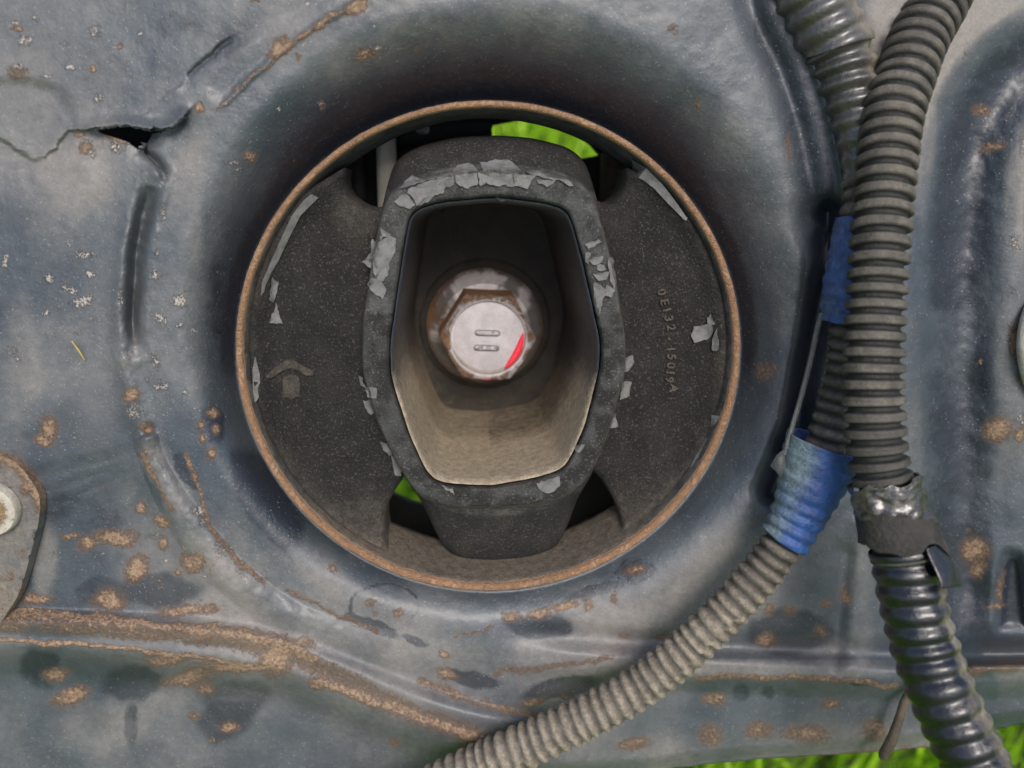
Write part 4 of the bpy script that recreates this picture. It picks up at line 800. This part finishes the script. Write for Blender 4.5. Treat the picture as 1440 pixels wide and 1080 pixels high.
# overlapping tape edge across the wrap
shell(B, 'tape_overlap', yB(-60), yB(66), -2.9, 2.9, lambda s, a, r: .9+1.2*(fbm(s, a*34, 22, 26, 3)-.5)-r*.10*(1-(.5+.5*np.cos(2*math.pi*(s/25.5+.18*np.sin(a+.2))))), M['tape'], hoseB, None, lambda a: 10*sgb*np.sin(a)+6*np.cos(a), lambda s, a: np.stack([0*s, np.clip(.02+.75*sst(-.1, .8, sgb*np.sin(a)), 0, 1), 0*s, .3+0*s], 1), th=1.2)
def blue_attr(hi):
    def fn_(s, a):
        n1 = fbm(s, a*34, 18, 36); n2 = fbm(s, a*34, 30, 37); left = sst(.2, .95, -sgb*np.sin(a))
        u = (s-s.min())/(s.max()-s.min())
        return np.stack([0*s, np.clip(left*(.45+.7*n2)*hi+.25*sst(.5, .8, n1), 0, .9), .8*sst(.55, .72, n1)*np.exp(-((u-.75)/.22)**2)*np.exp(-((a-.3*sgb)/.6)**2)*hi, .3*left*n1], 1)
    return fn_
shell(B, 'blue_tape', yB(306), yB(458), -3.05, 3.05, lambda s, a, r: 3+6*sst(yB(306), yB(430), s)+1.6*sst(0, .12, ((s+a*6)/31) % 1)*(1-((s+a*6)/31) % 1)+1.4*(fbm(s, a*34, 20, 38, 3)-.5)-.6*(1-np.cos(2*math.pi*s/pb)), M['blue'], hoseB, zz_(3, 16, 39), lambda a: 6*sgb*np.sin(a)+3*(fbm(a*40, a*0, 8, 40)-.5), blue_attr(.4), lab='upper blue tape band')
def dr_low(s, a, r):
    u = sst(yB(618), yB(757), s)
    return 4+13*(1-u)+6*(1-u)*np.clip(-sgb*np.sin(a), 0, 1)-1.7*(1-np.cos(2*math.pi*(s/pb)))*u+3.6*(fbm(s, a*34, 26, 48, 4)-.5)+2.0*sst(0, .12, ((s+a*6)/31) % 1)*(1-((s+a*6)/31) % 1)
shell(B, 'blue_tape', yB(622), yB(758), -3.05, 3.05, dr_low, M['blue'], hoseB, lambda a: 5*np.cos(a)+3*(fbm(a*40, a*0, 16, 49)-.5), lambda a: 4*np.cos(a), blue_attr(1), lab='lower, wider blue tape band')
# frayed pale bit at the left of the lower band
pf = [(1083, 655), (1092, 640), (1102, 632), (1106, 655), (1098, 672), (1090, 662)]
vv = [tuple(P(x, y, -82)) for x, y in pf]+[tuple(P(x, y, -79)) for x, y in pf]; nf = len(pf)
mk('tape_fray', vv, [tuple(range(nf)), tuple(reversed(range(nf, 2*nf)))]+[((i+1) % nf, i, nf+i, nf+(i+1) % nf) for i in range(nf)], M['clear'], hoseB)
# clear plastic strip bridging the two blue bands
Cw = Sweep([(1156, 440, -52, 4.5), (1149, 465, -52, 4.5), (1139, 510, -55, 4.5), (1126, 560, -60, 4.5), (1112, 608, -68, 4.5), (1104, 640, -74, 4.5)])
v, f, ss, aa = Cw.surf(0, Cw.s[-1], lambda s, a, r: -.45*r*np.abs(np.cos(a))+0*s, 14, 3); mk('clear_strip', v, f, M['clear'], hoseB)

# ---------------------------------------------------------------- small pieces around
brk = thing('side_bracket', 'rounded dusty steel bracket plate lapped over the panel at the left edge', 'bracket', tuple(P(0, 880, 0)))
bo = smooth_poly([(-120, 640), (-20, 637), (8, 640), (28, 652), (44, 672), (56, 692), (59, 710), (55, 742), (46, 775), (36, 812), (28, 838), (12, 862), (-2, 885), (-60, 930), (-120, 960)], 2)
sheet('bracket_plate', densify(bo, 8), M['bracket'], brk, -16, 20, spacing=8, bevel=5, hf=lambda x, y, d: 2*(fbm(x, y, 30, 5)-.5)-5*np.exp(-((d-12)/6)**2)*0+3*sst(6, 20, d), attr=lambda x, y: np.stack([.74*sst(14, 3, pdist(x, y, [(-20, 640), (20, 648), (50, 690), (58, 715)])[0])+.5*sst(820, 860, y)*fbm(x, y, 20, 3)+.6*sst(.62, .75, fbm(x, y, 18, 5)), .3+.5*fbm(x, y, 26, 2)+.25*(y > 815), .5*sst(.55, .7, fbm(x, y, 16, 8)), .7*sst(.5, .62, fbm(x, y, 34, 9))*(y < 815)], 1))
CEN = P(-14, 717, -22)
bb = thing('bracket_bolt', 'pale flat round bolt head on the bracket at the left edge, partly out of frame', 'bolt', tuple(CEN))
rs = disc_rings(0, 0, [(38, -14), (38, -24), (36, -28), (30, -30), (16, -30.5), (13, -27), (6, -26)], n=64); v, f = loft(rs, cap_last=True)
at = np.zeros((len(v), 4)); at[:, 0] = .75*(np.hypot(v[:, 0]-CEN[0], v[:, 2]-CEN[2]) < 20)+.4*fbm(v[:, 0], v[:, 2], 10, 3); at[:, 2] = 0
mk('bolt_head', v, f, M['pale'], bb, attr=at, sharp=40)
rodp = Sweep([(1288, 960, -20, 6.5), (1273, 985, -26, 7), (1264, 1012, -30, 7), (1254, 1040, -32, 8.5), (1243, 1060, -30, 8), (1239, 1066, -28, 4)])
v, f, ss, aa = rodp.surf(0, rodp.s[-1], lambda s, a, r: .9*(fbm(s, a*10, 8, 5)-.5), 18, 2)
o = mk('bent_rod', v, f, M['rod'], None, origin=tuple(rodp.c[-1])); tag(o, 'short brown rusty bent rod hanging behind the shiny black hose end', 'rod')
wh = Sweep([(1462, 420, 0, 14), (1450, 450, -10, 14), (1444, 490, -14, 13), (1452, 530, -10, 14), (1466, 560, 0, 14)])
v, f, ss, aa = wh.surf(0, wh.s[-1], lambda s, a, r: 0*s, 24, 3)
o = mk('curved_metal_clip', v, f, M['pale'], None, origin=tuple(wh.c[2])); tag(o, 'shiny pale curved metal clip just entering at the right edge', 'clip')
st = Sweep([(101, 480, -4, 1.0), (108, 489, -6, 1.3), (114, 498, -7, 1.3), (119, 506, -5, .8)])
v, f, ss, aa = st.surf(0, st.s[-1], lambda s, a, r: 0*s, 8, 2)
o = mk('straw_bit', v, f, M['straw'], None, origin=tuple(st.c[0])); tag(o, 'tiny yellow bit of dry straw stuck to the panel on the left', 'straw')
hr = [(1203, 172, -88), (1206, 166, -92), (1209, 176, -90)]

# ---------------------------------------------------------------- lawn
GZ = -0.34
gm = bpy.data.materials.new('lawn_soil'); gm.use_nodes = True; n_ = gm.node_tree; bs = n_.nodes['Principled BSDF']; bs.inputs['Roughness'].default_value = .9
tn = n_.nodes.new('ShaderNodeTexNoise'); tn.inputs['Scale'].default_value = 9; tn.inputs['Detail'].default_value = 6; tcn = n_.nodes.new('ShaderNodeTexCoord'); n_.links.new(tcn.outputs['Object'], tn.inputs['Vector'])
cr = n_.nodes.new('ShaderNodeValToRGB'); cr.color_ramp.elements[0].color = (.05, .08, .012, 1); cr.color_ramp.elements[1].color = (.12, .2, .02, 1); cr.color_ramp.elements[0].position = .35; cr.color_ramp.elements[1].position = .65
n_.links.new(tn.outputs[0], cr.inputs[0]); n_.links.new(cr.outputs[0], bs.inputs['Base Color'])
gr = mk('ground', [(-150, -150, GZ), (150, -150, GZ), (150, 150, GZ), (-150, 150, GZ)], [(0, 1, 2, 3)], gm, absolute=True); gr['kind'] = 'structure'
NB = 70000; bx_ = RNG.normal(0, .55, NB); by_ = -.4+3.2*RNG.rand(NB)**1.5
hgt = RNG.uniform(.03, .075, NB); wdt = RNG.uniform(.0012, .0028, NB); az = RNG.uniform(0, 2*math.pi, NB); ln = RNG.uniform(.1, .7, NB); lz = RNG.uniform(0, 2*math.pi, NB)
p0 = np.stack([bx_-wdt*np.cos(az), by_-wdt*np.sin(az), np.full(NB, GZ)], 1); p1 = np.stack([bx_+wdt*np.cos(az), by_+wdt*np.sin(az), np.full(NB, GZ)], 1)
mid = np.stack([bx_+ln*.35*hgt*np.cos(lz), by_+ln*.35*hgt*np.sin(lz), GZ+hgt*.6], 1); off = np.stack([wdt*.8*np.cos(az), wdt*.8*np.sin(az), 0*wdt], 1)
tip = np.stack([bx_+ln*hgt*np.cos(lz), by_+ln*hgt*np.sin(lz), GZ+hgt*(1-.25*ln)], 1)
v = np.stack([p0, p1, mid+off, mid-off, tip], 1).reshape(-1, 3); b = np.arange(NB)*5
f = np.concatenate([np.stack([b, b+1, b+2], 1), np.stack([b, b+2, b+3], 1), np.stack([b+3, b+2, b+4], 1)])
bm_ = bpy.data.materials.new('grass_blade'); bm_.use_nodes = True; n_ = bm_.node_tree; bs = n_.nodes['Principled BSDF']; bs.inputs['Roughness'].default_value = .5
tn = n_.nodes.new('ShaderNodeTexNoise'); tn.inputs['Scale'].default_value = 40; tcn = n_.nodes.new('ShaderNodeTexCoord'); n_.links.new(tcn.outputs['Object'], tn.inputs['Vector'])
cr = n_.nodes.new('ShaderNodeValToRGB'); cr.color_ramp.elements[0].color = (.16, .34, .012, 1); cr.color_ramp.elements[1].color = (.55, .85, .04, 1); cr.color_ramp.elements[0].position = .35; cr.color_ramp.elements[1].position = .65
n_.links.new(tn.outputs[0], cr.inputs[0]); n_.links.new(cr.outputs[0], bs.inputs['Base Color'])
tl = n_.nodes.new('ShaderNodeBsdfTranslucent'); n_.links.new(cr.outputs[0], tl.inputs[0]); mx = n_.nodes.new('ShaderNodeMixShader'); mx.inputs[0].default_value = .4
n_.links.new(bs.outputs[0], mx.inputs[1]); n_.links.new(tl.outputs[0], mx.inputs[2]); n_.links.new(mx.outputs[0], n_.nodes['Material Output'].inputs[0])
gs = mk('grass', v, f, bm_, absolute=True); tag(gs, 'bright green lawn grass, out of focus below and behind the metal panel', 'grass', kind='stuff')
